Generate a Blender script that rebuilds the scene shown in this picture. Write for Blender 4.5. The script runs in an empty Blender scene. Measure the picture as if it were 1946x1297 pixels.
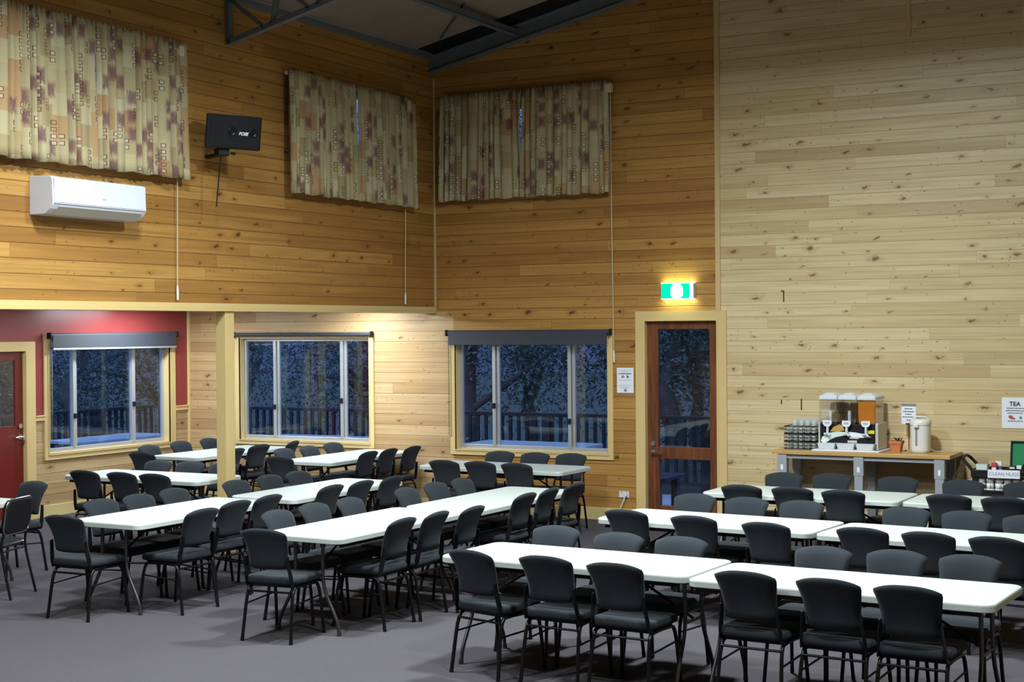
import bpy, bmesh, math, random
from mathutils import Vector, Matrix
S = bpy.context.scene
C = S.collection
PI = math.pi
random.seed(7)
SX = -9.79      # plane of the upper side wall above the beam
AX = -13.78     # plane of the alcove side wall
BY = 16.017     # plane of the back wall

# ------------------------------------------------------------------ materials
class NT:
    def __init__(s, name):
        s.m = bpy.data.materials.new(name); s.m.use_nodes = True
        s.t = s.m.node_tree; s.t.nodes.clear()
        s.out = s.n('ShaderNodeOutputMaterial')
    def n(s, typ, **kw):
        o = s.t.nodes.new(typ)
        for k, v in kw.items(): setattr(o, k, v)
        return o
    def set(s, sock, v):
        if hasattr(v, 'is_linked'): s.t.links.new(v, sock)
        elif v is not None:
            if isinstance(v, (tuple, list)) and len(v) == 3 and sock.type == 'RGBA': v = (*v, 1)
            sock.default_value = v
    def math(s, op, a, b=None, c=None):
        o = s.n('ShaderNodeMath', operation=op); s.set(o.inputs[0], a)
        if b is not None: s.set(o.inputs[1], b)
        if c is not None: s.set(o.inputs[2], c)
        return o.outputs[0]
    def comb(s, x, y, z=0.0):
        o = s.n('ShaderNodeCombineXYZ')
        for i, v in enumerate((x, y, z)): s.set(o.inputs[i], v)
        return o.outputs[0]
    def sep(s, v):
        o = s.n('ShaderNodeSeparateXYZ'); s.set(o.inputs[0], v); return o.outputs
    def obj(s): return s.n('ShaderNodeTexCoord').outputs['Object']
    def uv(s): return s.n('ShaderNodeTexCoord').outputs['UV']
    def noise(s, vec, scale=5, detail=2, rough=.5, col=False):
        o = s.n('ShaderNodeTexNoise'); s.set(o.inputs['Vector'], vec)
        o.inputs['Scale'].default_value = scale; o.inputs['Detail'].default_value = detail; o.inputs['Roughness'].default_value = rough
        return o.outputs['Color' if col else 'Fac']
    def white(s, vec):
        o = s.n('ShaderNodeTexWhiteNoise', noise_dimensions='3D'); s.set(o.inputs['Vector'], vec); return o.outputs['Value']
    def mix(s, f, a, b, blend='MIX'):
        o = s.n('ShaderNodeMix', data_type='RGBA', blend_type=blend)
        s.set(o.inputs[0], f); s.set(o.inputs[6], a); s.set(o.inputs[7], b); return o.outputs[2]
    def ramp(s, f, stops, interp='LINEAR'):
        o = s.n('ShaderNodeValToRGB'); o.color_ramp.interpolation = interp
        e = o.color_ramp.elements
        while len(e) < len(stops): e.new(.5)
        for k, (p, c) in zip(e, stops): k.position = p; k.color = (*c, 1) if len(c) == 3 else c
        s.set(o.inputs[0], f); return o.outputs[0]
    def sm(s, v, a, b, lo=0.0, hi=1.0):
        o = s.n('ShaderNodeMapRange', interpolation_type='SMOOTHSTEP'); s.set(o.inputs[0], v)
        for i, x in enumerate((a, b, lo, hi)): o.inputs[i+1].default_value = x
        return o.outputs[0]
    def bsdf(s, col, rough=.5, metal=0., bump=None, bstr=.3, bdist=.01, spec=.5, **kw):
        b = s.n('ShaderNodeBsdfPrincipled')
        s.set(b.inputs['Base Color'], col); s.set(b.inputs['Roughness'], rough); b.inputs['Metallic'].default_value = metal
        b.inputs['Specular IOR Level'].default_value = spec
        for k, v in kw.items(): s.set(b.inputs[k.replace('_', ' ')], v)
        if bump is not None:
            q = s.n('ShaderNodeBump'); s.set(q.inputs['Height'], bump); q.inputs['Strength'].default_value = bstr; q.inputs['Distance'].default_value = bdist
            s.t.links.new(q.outputs[0], b.inputs['Normal'])
        s.t.links.new(b.outputs[0], s.out.inputs[0]); return b

def plain(name, col, rough=.5, metal=0., vary=.06, scale=8, bump=0., spec=.5):
    t = NT(name); nz = t.noise(t.obj(), scale, 3)
    c = t.mix(nz, tuple(x*(1-vary) for x in col), tuple(min(1, x*(1+vary)) for x in col))
    t.bsdf(c, rough, metal, t.noise(t.obj(), scale*12, 2) if bump else None, bump, .002, spec=spec)
    return t.m

PITCH = .132
def pine(name, a, b, c, knot, groove, rough=.42, knots=.55, pitch=PITCH, spec=.35, streak=.45, gd=.78):
    """horizontal lining boards with grooves, board-to-board tone, grain and knots"""
    t = NT(name); x, y, z = t.sep(t.obj())
    u = t.math('ADD', x, y)
    zr = t.math('DIVIDE', z, pitch); row = t.math('FLOOR', zr); fr = t.math('SUBTRACT', zr, row)
    rr = t.white(t.comb(row, 3.7, 1.1))
    us = t.math('ADD', u, t.math('MULTIPLY', rr, 9.3))
    sg = t.math('DIVIDE', us, 2.7); seg = t.math('FLOOR', sg); sf = t.math('SUBTRACT', sg, seg)
    r1 = t.white(t.comb(row, seg, 5.3)); r2 = t.white(t.comb(row, seg, 9.9))
    base = t.ramp(r1, [(0, a), (.45, b), (.86, c), (.93, tuple(.78*q*w for q, w in zip(a, (1.08, .97, .9)))), (1, tuple(.85*q for q in b))])
    # long grain
    gv = t.comb(t.math('MULTIPLY', us, .9), t.math('ADD', t.math('MULTIPLY', z, 34.), t.math('MULTIPLY', r2, 40.)), row)
    g = t.noise(gv, 1.0, 5, .62)
    base = t.mix(t.sm(g, .35, .75, 0, .55), base, tuple(k*.62 for k in a))
    g2 = t.noise(t.comb(t.math('MULTIPLY', us, .35), t.math('MULTIPLY', z, 9.), r2), 1.3, 2)
    base = t.mix(t.sm(g2, .45, .8, 0, .35), base, tuple(min(1, k*1.25) for k in c))
    # knots
    dn = t.noise(t.comb(us, z, 0), 16, 3)
    kv = t.comb(t.math('ADD', t.math('MULTIPLY', us, 3.4), t.math('MULTIPLY', dn, .42)), t.math('ADD', zr, t.math('MULTIPLY', dn, .55)), 0)
    vo = t.n('ShaderNodeTexVoronoi', voronoi_dimensions='2D', feature='F1'); t.set(vo.inputs['Vector'], kv); vo.inputs['Scale'].default_value = 1.; vo.inputs['Randomness'].default_value = .95
    d = vo.outputs['Distance']; cr, cg, cb = t.sep(vo.outputs['Color'])
    gate = t.math('GREATER_THAN', cr, 1-knots)
    size = t.math('ADD', t.math('MULTIPLY', t.math('POWER', cg, 3.), .13), .040)
    # clusters of small pin knots
    v2 = t.n('ShaderNodeTexVoronoi', voronoi_dimensions='2D', feature='F1'); t.set(v2.inputs['Vector'], t.comb(t.math('MULTIPLY', us, 13.), t.math('MULTIPLY', zr, 2.1), 0)); v2.inputs['Scale'].default_value = 1.
    pr, pg, pb = t.sep(v2.outputs['Color'])
    clus = t.noise(t.comb(t.math('MULTIPLY', u, 1.6), t.math('MULTIPLY', z, .8), 4.), 1.5, 1)
    pin = t.math('MULTIPLY', t.math('MULTIPLY', t.sm(v2.outputs['Distance'], .06, .13, 1, 0), t.math('GREATER_THAN', pr, .80)), t.math('GREATER_THAN', clus, .52))
    kd = t.math('DIVIDE', d, size)
    core = t.math('MULTIPLY', t.sm(kd, .55, 1.05, 1, 0), gate)
    halo = t.math('MULTIPLY', t.sm(kd, .8, 3.2, .42, 0), gate)
    halo = t.math('MULTIPLY', halo, t.sm(cg, .2, .5, .3, 1))
    base = t.mix(halo, base, tuple(.45*p+.55*q for p, q in zip(a, knot)))
    base = t.mix(t.math('MULTIPLY', core, .85), base, knot)
    base = t.mix(t.math('MULTIPLY', pin, .75), base, knot)
    st = t.noise(t.comb(t.math('MULTIPLY', us, .55), t.math('ADD', t.math('MULTIPLY', z, 16.), t.math('MULTIPLY', r2, 30.)), seg), 1.2, 4, .55)
    base = t.mix(t.sm(st, .60, .78, 0, streak), base, tuple(.6*p+.4*q for p, q in zip(a, knot)))
    # joints
    gr = t.sm(t.math('MINIMUM', fr, t.math('SUBTRACT', 1., fr)), .012, .045, 1, 0)
    bj = t.math('MULTIPLY', t.sm(t.math('MINIMUM', sf, t.math('SUBTRACT', 1., sf)), .0004, .0012, .6, 0), 1.)
    j = t.math('MAXIMUM', gr, bj)
    base = t.mix(t.math('MULTIPLY', j, gd), base, groove)
    h = t.math('SUBTRACT', t.math('MULTIPLY', g, .06), j)
    t.bsdf(base, rough, 0, h, .5, .006, spec=spec)
    return t.m

def wood(name, a, b, axis=0, rough=.4, scale=1.):
    t = NT(name); v = list(t.sep(t.obj()))
    st = [t.math('MULTIPLY', q, (1.2 if i == axis else 22.)*scale) for i, q in enumerate(v)]
    g = t.noise(t.comb(*st), 1.6, 4, .6)
    t.bsdf(t.mix(t.sm(g, .3, .7), a, b), rough, 0, g, .12, .002)
    return t.m

def glass(name, tint=(.8, .86, .9)):
    t = NT(name)
    fr = t.n('ShaderNodeFresnel'); fr.inputs[0].default_value = 1.52
    f = t.math('MINIMUM', t.math('ADD', t.math('MULTIPLY', fr.outputs[0], 1.7), t.math('MULTIPLY', t.noise(t.obj(), 2), .01)), 1.)
    f = t.math('MULTIPLY', f, t.math('SUBTRACT', 1., t.n('ShaderNodeNewGeometry').outputs['Backfacing']))
    tr = t.n('ShaderNodeBsdfTransparent'); tr.inputs[0].default_value = (*tint, 1)
    gl = t.n('ShaderNodeBsdfGlossy'); gl.inputs['Roughness'].default_value = .012; gl.inputs[0].default_value = (.85, .93, 1, 1)
    mx = t.n('ShaderNodeMixShader'); t.set(mx.inputs[0], f)
    t.t.links.new(tr.outputs[0], mx.inputs[1]); t.t.links.new(gl.outputs[0], mx.inputs[2]); t.t.links.new(mx.outputs[0], t.out.inputs[0])
    return t.m

def emit(name, col, st, vary=.04):
    t = NT(name); e = t.n('ShaderNodeEmission'); nz = t.noise(t.obj(), 20, 1)
    t.set(e.inputs[0], t.mix(nz, tuple(x*(1-vary) for x in col), col)); e.inputs[1].default_value = st
    t.t.links.new(e.outputs[0], t.out.inputs[0]); return t.m

def carpet_mat():
    t = NT('carpet'); o = t.obj()
    f = t.noise(o, 260, 2); l = t.noise(o, 1.1, 3); k = t.noise(o, 30, 3)
    c = t.mix(f, (.050, .046, .052), (.090, .083, .092))
    c = t.mix(t.math('MULTIPLY', l, .35), c, (.052, .040, .045))
    c = t.mix(t.sm(k, .55, .8, 0, .25), c, (.037, .031, .035))
    t.bsdf(c, .95, 0, f, .5, .004, spec=.1); return t.m

def fabric(name, a, b, sheen=.35):
    t = NT(name); o = t.obj()
    f = t.noise(o, 420, 2); l = t.noise(o, 7, 3)
    c = t.mix(t.math('ADD', t.math('MULTIPLY', f, .7), t.math('MULTIPLY', l, .3)), a, b)
    bs = t.bsdf(c, .9, 0, f, .35, .002, spec=.15)
    bs.inputs['Sheen Weight'].default_value = sheen; bs.inputs['Sheen Roughness'].default_value = .5
    return t.m

def curtain_mat():
    t = NT('curtain_cloth'); u, v, _ = t.sep(t.uv())
    def cell(su, sv, k):
        a = t.math('DIVIDE', u, su); b = t.math('DIVIDE', v, sv)
        off = t.math('MULTIPLY', t.white(t.comb(t.math('FLOOR', a), k, .5)), 1.)
        b = t.math('ADD', b, off)
        ia = t.math('FLOOR', a); ib = t.math('FLOOR', b)
        return t.math('SUBTRACT', a, ia), t.math('SUBTRACT', b, ib), t.white(t.comb(ia, ib, k)), t.white(t.comb(ia, ib, k+3.3))
    fa, fb, r, r2 = cell(.17, .20, 1.7)
    base = t.ramp(r, [(0, (.40, .33, .185)), (.22, (.46, .39, .23)), (.44, (.35, .275, .145)), (.60, (.43, .365, .215)), (.76, (.40, .25, .13)), (.86, (.48, .43, .27))], 'CONSTANT')
    weave = t.noise(t.comb(t.math('MULTIPLY', u, 40.), t.math('MULTIPLY', v, 300.), 0), 1, 2)
    base = t.mix(t.sm(weave, .45, .7, 0, .25), base, (.25, .18, .10))
    # purple smudges
    fa2, fb2, p, p2 = cell(.15, .17, 8.1)
    dx = t.math('SUBTRACT', fa2, .5); dy = t.math('SUBTRACT', fb2, .5)
    dd = t.math('MAXIMUM', t.math('ABSOLUTE', dx), t.math('MULTIPLY', t.math('ABSOLUTE', dy), .85))
    nz = t.noise(t.comb(t.math('MULTIPLY', u, 120.), t.math('MULTIPLY', v, 16.), 0), 1, 4, .65)
    sp = t.math('MULTIPLY', t.sm(t.math('ADD', dd, t.math('MULTIPLY', t.math('SUBTRACT', nz, .5), .8)), .16, .44, .8, 0), t.math('GREATER_THAN', p, .70))
    base = t.mix(sp, base, (.15, .06, .075))
    # outlined little squares in pairs
    fa3, fb3, q, q2 = cell(.105, .12, 4.4)
    ax = t.math('ABSOLUTE', t.math('SUBTRACT', fa3, .5)); ay = t.math('ABSOLUTE', t.math('SUBTRACT', t.math('FRACT', t.math('MULTIPLY', fb3, 2.)), .5))
    m = t.math('MAXIMUM', t.math('DIVIDE', ax, .24), t.math('DIVIDE', ay, .32))
    line = t.math('MULTIPLY', t.math('MULTIPLY', t.math('GREATER_THAN', m, .72), t.math('LESS_THAN', m, 1.05)), t.math('GREATER_THAN', q, .74))
    fill = t.math('MULTIPLY', t.math('LESS_THAN', m, .72), t.math('GREATER_THAN', q, .84))
    base = t.mix(t.math('MULTIPLY', fill, .5), base, (.62, .57, .42))
    base = t.mix(t.math('MULTIPLY', line, .85), base, (.10, .035, .02))
    t.bsdf(base, .9, 0, weave, .2, .002, spec=.15); return t.m

M = dict(
 pine_stain=pine('stained_pine', (.32, .150, .037), (.415, .208, .054), (.49, .265, .074), (.085, .028, .008), (.13, .055, .014), knots=.34),
 pine_low=pine('lower_pine', (.43, .27, .125), (.50, .33, .165), (.56, .385, .205), (.12, .045, .015), (.22, .11, .035), knots=.36, gd=.7),
 pine_pale=pine('pale_pine', (.59, .445, .23), (.65, .50, .27), (.71, .57, .34), (.19, .075, .028), (.42, .30, .14), knots=.46, streak=.25, gd=.6),
 trim=plain('cream_yellow_paint', (.66, .485, .215), .38, vary=.05, scale=3),
 bead=plain('varnished_bead', (.60, .42, .20), .45, scale=5),
 red=plain('red_wall_paint', (.26, .040, .040), .30, vary=.05, scale=4),
 reddoor=plain('dark_red_door_paint', (.165, .018, .012), .30, vary=.06, scale=4),
 carpet=carpet_mat(),
 fabric=fabric('charcoal_fabric', (.0095, .012, .015), (.032, .039, .047), .05),
 blackm=plain('black_metal', (.012, .012, .014), .32, .6, scale=30),
 gunm=plain('grey_tube', (.10, .10, .105), .34, .85, scale=30),
 chrome=plain('chrome', (.62, .63, .65), .16, 1., scale=20),
 white=plain('white_plastic_top', (.46, .53, .56), .40, vary=.02, scale=20, bump=.12),
 cream=plain('cream_plastic_top', (.45, .49, .455), .42, vary=.02, scale=20, bump=.12),
 alu=plain('aluminium', (.55, .57, .58), .35, .6, scale=10),
 glass=glass('window_glass'),
 blind=plain('charcoal_blind', (.035, .04, .055), .6, scale=60, vary=.15),
 blackp=plain('black_plastic', (.007, .007, .009), .55, scale=30, spec=.25),
 brown=wood('brown_door_timber', (.10, .030, .012), (.20, .065, .022), 2, .35),
 curtain=curtain_mat(),
 whitep=plain('white_plastic', (.62, .65, .71), .32, vary=.02),
 offwhite=plain('ivory_plastic', (.70, .69, .63), .35, vary=.03),
 cord=plain('cream_cord', (.60, .52, .34), .7, scale=60),
 steel=plain('painted_roof_steel', (.16, .19, .22), .45, .3, scale=6, vary=.2),
 roof=plain('roof_lining', (.25, .20, .17), .75, scale=3, vary=.25, bump=.2),
 plaster=plain('white_ceiling_paint', (.72, .72, .70), .8, scale=4),
 bench=wood('bench_top_timber', (.42, .25, .075), (.55, .35, .13), 0, .35),
 greyst=plain('grey_powder_coat', (.36, .38, .41), .42, .2, scale=10),
 paper=plain('paper', (.78, .80, .86), .7, vary=.02),
 ink=plain('ink', (.03, .03, .05), .7),
 inkg=plain('grey_ink', (.22, .23, .30), .7),
 terra=plain('terracotta', (.55, .17, .06), .7, scale=14, vary=.15),
 leaf=plain('leaf_green', (.035, .05, .018), .6, vary=.4),
 soil=plain('soil', (.02, .013, .009), .9, vary=.4),
 deck=wood('deck_boards', (.38, .37, .38), (.54, .53, .54), 0, .6),
 rail=plain('deck_rail_paint', (.025, .022, .025), .5),
 bark=plain('bark', (.16, .14, .12), .85, vary=.5, scale=4, bump=.4),
 gum=plain('gum_leaves', (.13, .19, .13), .6, vary=.5, scale=3),
 grass=plain('grass_ground', (.03, .042, .018), .9, vary=.5, scale=3, bump=.4),
 tumbler=None,
 clear=glass('clear_plastic', (.88, .88, .88)),
 juice=plain('orange_drink', (.62, .20, .015), .15, vary=.1),
 ssteel=plain('brushed_steel', (.58, .56, .53), .42, .25, scale=14),
 yellow=plain('yellow_label', (.62, .66, .02), .5),
 ochre=plain('ochre_print', (.50, .30, .08), .5),
 green=plain('green_felt', (.012, .20, .07), .8, vary=.15),
 redbox=plain('red_card', (.45, .06, .04), .6, vary=.3),
 blue=plain('blue_card', (.05, .10, .35), .6, vary=.3),
 mug=plain('white_glazed_china', (.80, .81, .82), .18),
 exitg=emit('exit_green', (.0, .95, .50), 1.15),
 exitw=emit('exit_white', (.95, 1., .97), 3.2),
 exitd=emit('exit_lamp_diffuser', (.80, 1., .55), 26.),
 tub=plain('mint_white_tub', (.66, .74, .68), .4),
 skirt=plain('skirting_paint', (.62, .49, .22), .4, vary=.05, scale=3),
)

def frosted():
    t = NT('tumbler_glass'); d = t.n('ShaderNodeBsdfPrincipled'); d.inputs['Base Color'].default_value = (.72, .76, .74, 1); d.inputs['Roughness'].default_value = .12
    tr = t.n('ShaderNodeBsdfTransparent'); mx = t.n('ShaderNodeMixShader'); t.set(mx.inputs[0], t.math('ADD', t.math('MULTIPLY', t.noise(t.obj(), 40), .2), .20))
    t.t.links.new(tr.outputs[0], mx.inputs[1]); t.t.links.new(d.outputs[0], mx.inputs[2]); t.t.links.new(mx.outputs[0], t.out.inputs[0]); return t.m
M['tumbler'] = frosted()
# ------------------------------------------------------------------ mesh builder
class MB:
    def __init__(s): s.v = []; s.f = []; s.uv = None; s.smooth = []
    def add(s, vs, fs, smooth=False, T=None):
        o = len(s.v)
        for p in vs: s.v.append(tuple(T @ Vector(p)) if T else tuple(p))
        for f in fs: s.f.append([i+o for i in f]); s.smooth.append(smooth)
        return s
    def box(s, x0, x1, y0, y1, z0, z1, T=None):
        vs = [(x, y, z) for z in (z0, z1) for y in (y0, y1) for x in (x0, x1)]
        return s.add(vs, [(0, 2, 3, 1), (4, 5, 7, 6), (0, 1, 5, 4), (2, 6, 7, 3), (0, 4, 6, 2), (1, 3, 7, 5)], False, T)
    def loft(s, rings, caps=True, smooth=True, T=None, closed=True):
        n = len(rings[0]); vs = [p for r in rings for p in r]; fs = []
        for i in range(len(rings)-1):
            for j in range(n if closed else n-1):
                k = (j+1) % n
                fs.append((i*n+j, i*n+k, (i+1)*n+k, (i+1)*n+j))
        s.add(vs, fs, smooth, T)
        if caps:
            s.add(rings[0], [tuple(range(n))[::-1]], False, T); s.add(rings[-1], [tuple(range(n))], False, T)
        return s
    def tube(s, pts, r, n=8, T=None, flat=None):
        pts = [Vector(p) for p in pts]; rings = []; up = None
        for i, p in enumerate(pts):
            d = (pts[min(i+1, len(pts)-1)]-pts[max(i-1, 0)]).normalized()
            if up is None:
                up = Vector((0, 0, 1)) if abs(d.z) < .9 else Vector((0, 1, 0))
            a = d.cross(up).normalized(); b = a.cross(d).normalized(); up = b
            rr = r[i] if isinstance(r, (list, tuple)) else r
            rings.append([p+(a*math.cos(2*PI*k/n)*(flat or 1)+b*math.sin(2*PI*k/n))*rr for k in range(n)])
        return s.loft(rings, True, True, T)
    def lathe(s, prof, n=20, c=(0, 0, 0), T=None, sq=0):
        rings = []
        for r, z in prof:
            ring = []
            for k in range(n):
                a = 2*PI*k/n; rx, ry = math.cos(a), math.sin(a)
                if sq:
                    q = (abs(rx)**sq+abs(ry)**sq)**(-1/sq); rx *= q; ry *= q
                ring.append((c[0]+r*rx, c[1]+r*ry, c[2]+z))
            rings.append(ring)
        return s.loft(rings, True, True, T)
    def prism(s, poly, w0, w1, axis='y', T=None):
        """extrude a 2-D polygon (u, z) along axis"""
        def P(u, z, w): return {'y': (u, w, z), 'x': (w, u, z), 'z': (u, z, w)}[axis]
        n = len(poly); vs = [P(u, z, w0) for u, z in poly]+[P(u, z, w1) for u, z in poly]
        fs = [tuple(range(n))[::-1], tuple(range(n, 2*n))]+[(i, (i+1) % n, (i+1) % n+n, i+n) for i in range(n)]
        return s.add(vs, fs, False, T)
    def build(s, name, mat, parent=None, bevel=0, seg=2, loc=None, smooth_all=False):
        me = bpy.data.meshes.new(name); me.from_pydata(s.v, [], s.f); me.update()
        bm = bmesh.new(); bm.from_mesh(me)
        if bevel:
            bmesh.ops.remove_doubles(bm, verts=bm.verts, dist=1e-6)
            bmesh.ops.recalc_face_normals(bm, faces=bm.faces)
            es = [e for e in bm.edges if len(e.link_faces) == 2 and e.calc_face_angle(0) > .6]
            bmesh.ops.bevel(bm, geom=es, offset=bevel, segments=seg, profile=.5, affect='EDGES', clamp_overlap=True)
        else:
            bmesh.ops.recalc_face_normals(bm, faces=bm.faces)
        bm.to_mesh(me); bm.free()
        if not bevel:
            for p, q in zip(me.polygons, s.smooth): p.use_smooth = q or smooth_all
        elif smooth_all:
            for p in me.polygons: p.use_smooth = True
        me.materials.append(M[mat] if isinstance(mat, str) else mat)
        o = bpy.data.objects.new(name, me); C.objects.link(o)
        if loc: o.location = loc
        if parent: o.parent = parent
        return o

def empty(name, loc=(0, 0, 0), rz=0.):
    o = bpy.data.objects.new(name, None); C.objects.link(o); o.location = loc; o.rotation_euler = (0, 0, rz); o.empty_display_size = .1
    return o
def tag(o, label, cat, group=None, kind=None):
    o['label'] = label; o['category'] = cat
    if group: o['group'] = group
    if kind: o['kind'] = kind
    return o
def struct(o, label=None):
    o['kind'] = 'structure'
    if label: o['label'] = label
    return o
def copy_tree(o, parent=None):
    c = o.copy(); C.objects.link(c); c.parent = parent
    for ch in list(o.children): copy_tree(ch, c)
    return c
def text_mesh(name, body, size, mat, parent, T, ext=.0008, shear=0., bold=0.):
    cu = bpy.data.curves.new(name, 'FONT'); cu.body = body; cu.size = size; cu.align_x = 'CENTER'; cu.align_y = 'CENTER'; cu.extrude = ext; cu.shear = shear; cu.offset = bold
    t = bpy.data.objects.new(name+'_c', cu); C.objects.link(t)
    dg = bpy.context.evaluated_depsgraph_get()
    me = bpy.data.meshes.new_from_object(t.evaluated_get(dg)); bpy.data.objects.remove(t)
    me.name = name; me.transform(T); me.materials.clear(); me.materials.append(M[mat])
    o = bpy.data.objects.new(name, me); C.objects.link(o); o.parent = parent
    return o
FACE_Y = Matrix(((1, 0, 0, 0), (0, 0, -1, 0), (0, 1, 0, 0), (0, 0, 0, 1)))   # text in xz plane, read from -y

# ------------------------------------------------------------------ room shell
RIDGE_X, EAVE_Z, PITCHR = -3.2, 5.66, .2203
RX = 3.4; FY = -4.5
def roof_z(x): return EAVE_Z+PITCHR*((x-SX) if x < RIDGE_X else (2*RIDGE_X-SX-x))
def wall(name, mat, axis, plane, us, zs, holes=(), t=.16, ztop=None):
    us = sorted(us); zs = sorted(zs); mb = MB(); nu, nz = len(us), len(zs)
    sgn = 1 if axis == 'x' else -1
    def P(i, j, w):
        u = us[i]; z = zs[j]
        if ztop and j == nz-1: z = ztop(u)
        return (u, plane+w*t, z) if axis == 'x' else (plane-w*t, u, z)
    def solid(i, j):
        if i < 0 or j < 0 or i >= nu-1 or j >= nz-1: return False
        cu = (us[i]+us[i+1])/2; cz = (zs[j]+zs[j+1])/2
        return not any(h[0] < cu < h[1] and h[2] < cz < h[3] for h in holes)
    for i in range(nu-1):
        for j in range(nz-1):
            if not solid(i, j): continue
            for w in (0, 1): mb.add([P(i, j, w), P(i+1, j, w), P(i+1, j+1, w), P(i, j+1, w)], [(0, 1, 2, 3)])
            for (di, dj, a, b) in ((-1, 0, (i, j), (i, j+1)), (1, 0, (i+1, j), (i+1, j+1)), (0, -1, (i, j), (i+1, j)), (0, 1, (i, j+1), (i+1, j+1))):
                if not solid(i+di, j+dj): mb.add([P(*a, 0), P(*b, 0), P(*b, 1), P(*a, 1)], [(0, 1, 2, 3)])
    me_o = mb.build(name, mat)
    bm = bmesh.new(); bm.from_mesh(me_o.data); bmesh.ops.remove_doubles(bm, verts=bm.verts, dist=1e-5); bmesh.ops.recalc_face_normals(bm, faces=bm.faces); bm.to_mesh(me_o.data); bm.free()
    return struct(me_o)

W2 = (-12.885, -10.78, .80, 2.17); W3 = (-9.50, -7.415, .775, 2.17); DR = (-6.955, -6.035, 0, 2.36)
HB = (-9.45, -7.50, 3.98, 5.0)
W3R = (SX, W3[1], W3[2], W3[3])
wall('wall_back_alcove', 'pine_low', 'x', BY, [AX-.16, W2[0], W2[1], SX, -9.53], [0, .80, 2.17, 2.475, 2.7], [W2, (SX, -9.53, 2.475, 2.7)])
wall('wall_back', 'pine_stain', 'x', BY, [-9.53, W3[0], W3[1], DR[0], DR[1], -6.03], [0, .775, 2.17, 2.36, 2.475], [W3, DR])
wall('wall_back_upper', 'pine_stain', 'x', BY, [SX, HB[0], HB[1], -6.03], [2.475, HB[2], HB[3], 5.4], [HB], ztop=roof_z)
wall('wall_back_right', 'pine_pale', 'x', BY, [-6.03, RIDGE_X, RX+.16], [0, 5.4], ztop=roof_z)
W1 = (13.42, 15.615, .765, 2.17); D1 = (12.16, 13.07, 0, 2.06)
wall('wall_alcove_lower', 'pine_low', 'y', AX, [4.8, D1[0], D1[1], W1[0], W1[1], BY], [0, .765, 1.22], [W1, D1])
wall('wall_alcove_upper', 'red', 'y', AX, [4.8, D1[0], D1[1], W1[0], W1[1], BY], [1.22, 2.06, 2.17, 2.8], [W1, D1])
H1W = (9.05, 11.0, 3.98, 5.0); H2W = (13.15, 15.1, 3.98, 5.0)
wall('wall_left', 'pine_stain', 'y', SX, [FY, H1W[0], H1W[1], H2W[0], H2W[1], BY], [2.545, 3.98, 5.0, EAVE_Z], [H1W, H2W])
wall('wall_alcove_end', 'pine_stain', 'x', 4.8, [AX-.16, SX+.0], [0, 2.62], t=-.16)
wall('wall_left_front', 'pine_stain', 'y', SX, [FY, 4.8], [0, 2.545])
wall('wall_right', 'pine_pale', 'y', RX, [FY, BY], [0, EAVE_Z], t=-.16)
wall('wall_front', 'pine_stain', 'x', FY, [SX-.16, RIDGE_X, RX+.16], [0, 5.4], t=-.16, ztop=roof_z)
struct(MB().box(AX-.16, RX+.16, FY-.16, BY+.16, -.12, 0).build('floor', 'carpet'))
struct(MB().box(AX-.16, SX-.05, 4.8, BY, 2.62, 2.70).build('ceiling_alcove', 'plaster'))
rp = [(SX-.2, roof_z(SX-.2)), (RIDGE_X, roof_z(RIDGE_X)), (RX+.2, roof_z(RX+.2)), (RX+.2, roof_z(RX+.2)+.1), (RIDGE_X, roof_z(RIDGE_X)+.1), (SX-.2, roof_z(SX-.2)+.1)]
struct(MB().prism(rp, FY-.2, BY+.2, 'y').build('ceiling', 'roof'))
# beam and post of the alcove front
bm_ = MB(); bm_.box(SX-.19, SX+.022, 4.9, BY-.001, 2.492, 2.545); bm_.box(SX-.19, SX+.032, 4.9, BY-.001, 2.465, 2.492)
struct(bm_.build('beam', 'trim', bevel=.004))
po = MB(); po.box(-9.91, -9.785, 11.935, 12.075, 0, 2.466)
struct(po.build('pillar', 'trim', bevel=.004))
# timber trims
def trim(n, x0, x1, y0, y1, z0, z1, mat='bead', bevel=.004): return struct(MB().box(x0, x1, y0, y1, z0, z1).build('trim_%d' % n, mat, bevel=bevel))
trim(1, -6.065, -6.005, BY-.022, BY, 2.455, roof_z(-6.03)-.1)
trim(2, SX, SX+.022, BY-.022, BY, 2.55, 5.4)
trim(3, AX, AX+.035, BY-.035, BY, 0, 2.6, 'trim')
trim(4, -3.905, -3.855, BY-.016, BY, 5.33, roof_z(-3.9)-.02)
for k, (y0, y1) in enumerate(((13.205, 13.35), (15.722, BY-.035), (5., 12.03))):
    r = MB(); r.box(AX, AX+.022, y0, y1, 1.185, 1.25); r.box(AX, AX+.032, y0, y1, 1.235, 1.25)
    struct(r.build('trim_%d' % (5+k), 'trim', bevel=.003))
struct(MB().box(AX+.035, -7.052, BY-.018, BY, 0, .145).build('baseboard_back', 'skirt', bevel=.004))
struct(MB().box(-5.94, RX, BY-.018, BY, 0, .145).build('baseboard_back_right', 'skirt', bevel=.004))
struct(MB().box(AX, AX+.018, 13.205, BY-.035, 0, .145).build('baseboard_alcove', 'skirt', bevel=.004))
struct(MB().box(AX, AX+.018, 4.8, 12.02, 0, .145).build('baseboard_alcove_front', 'skirt', bevel=.004))

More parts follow.
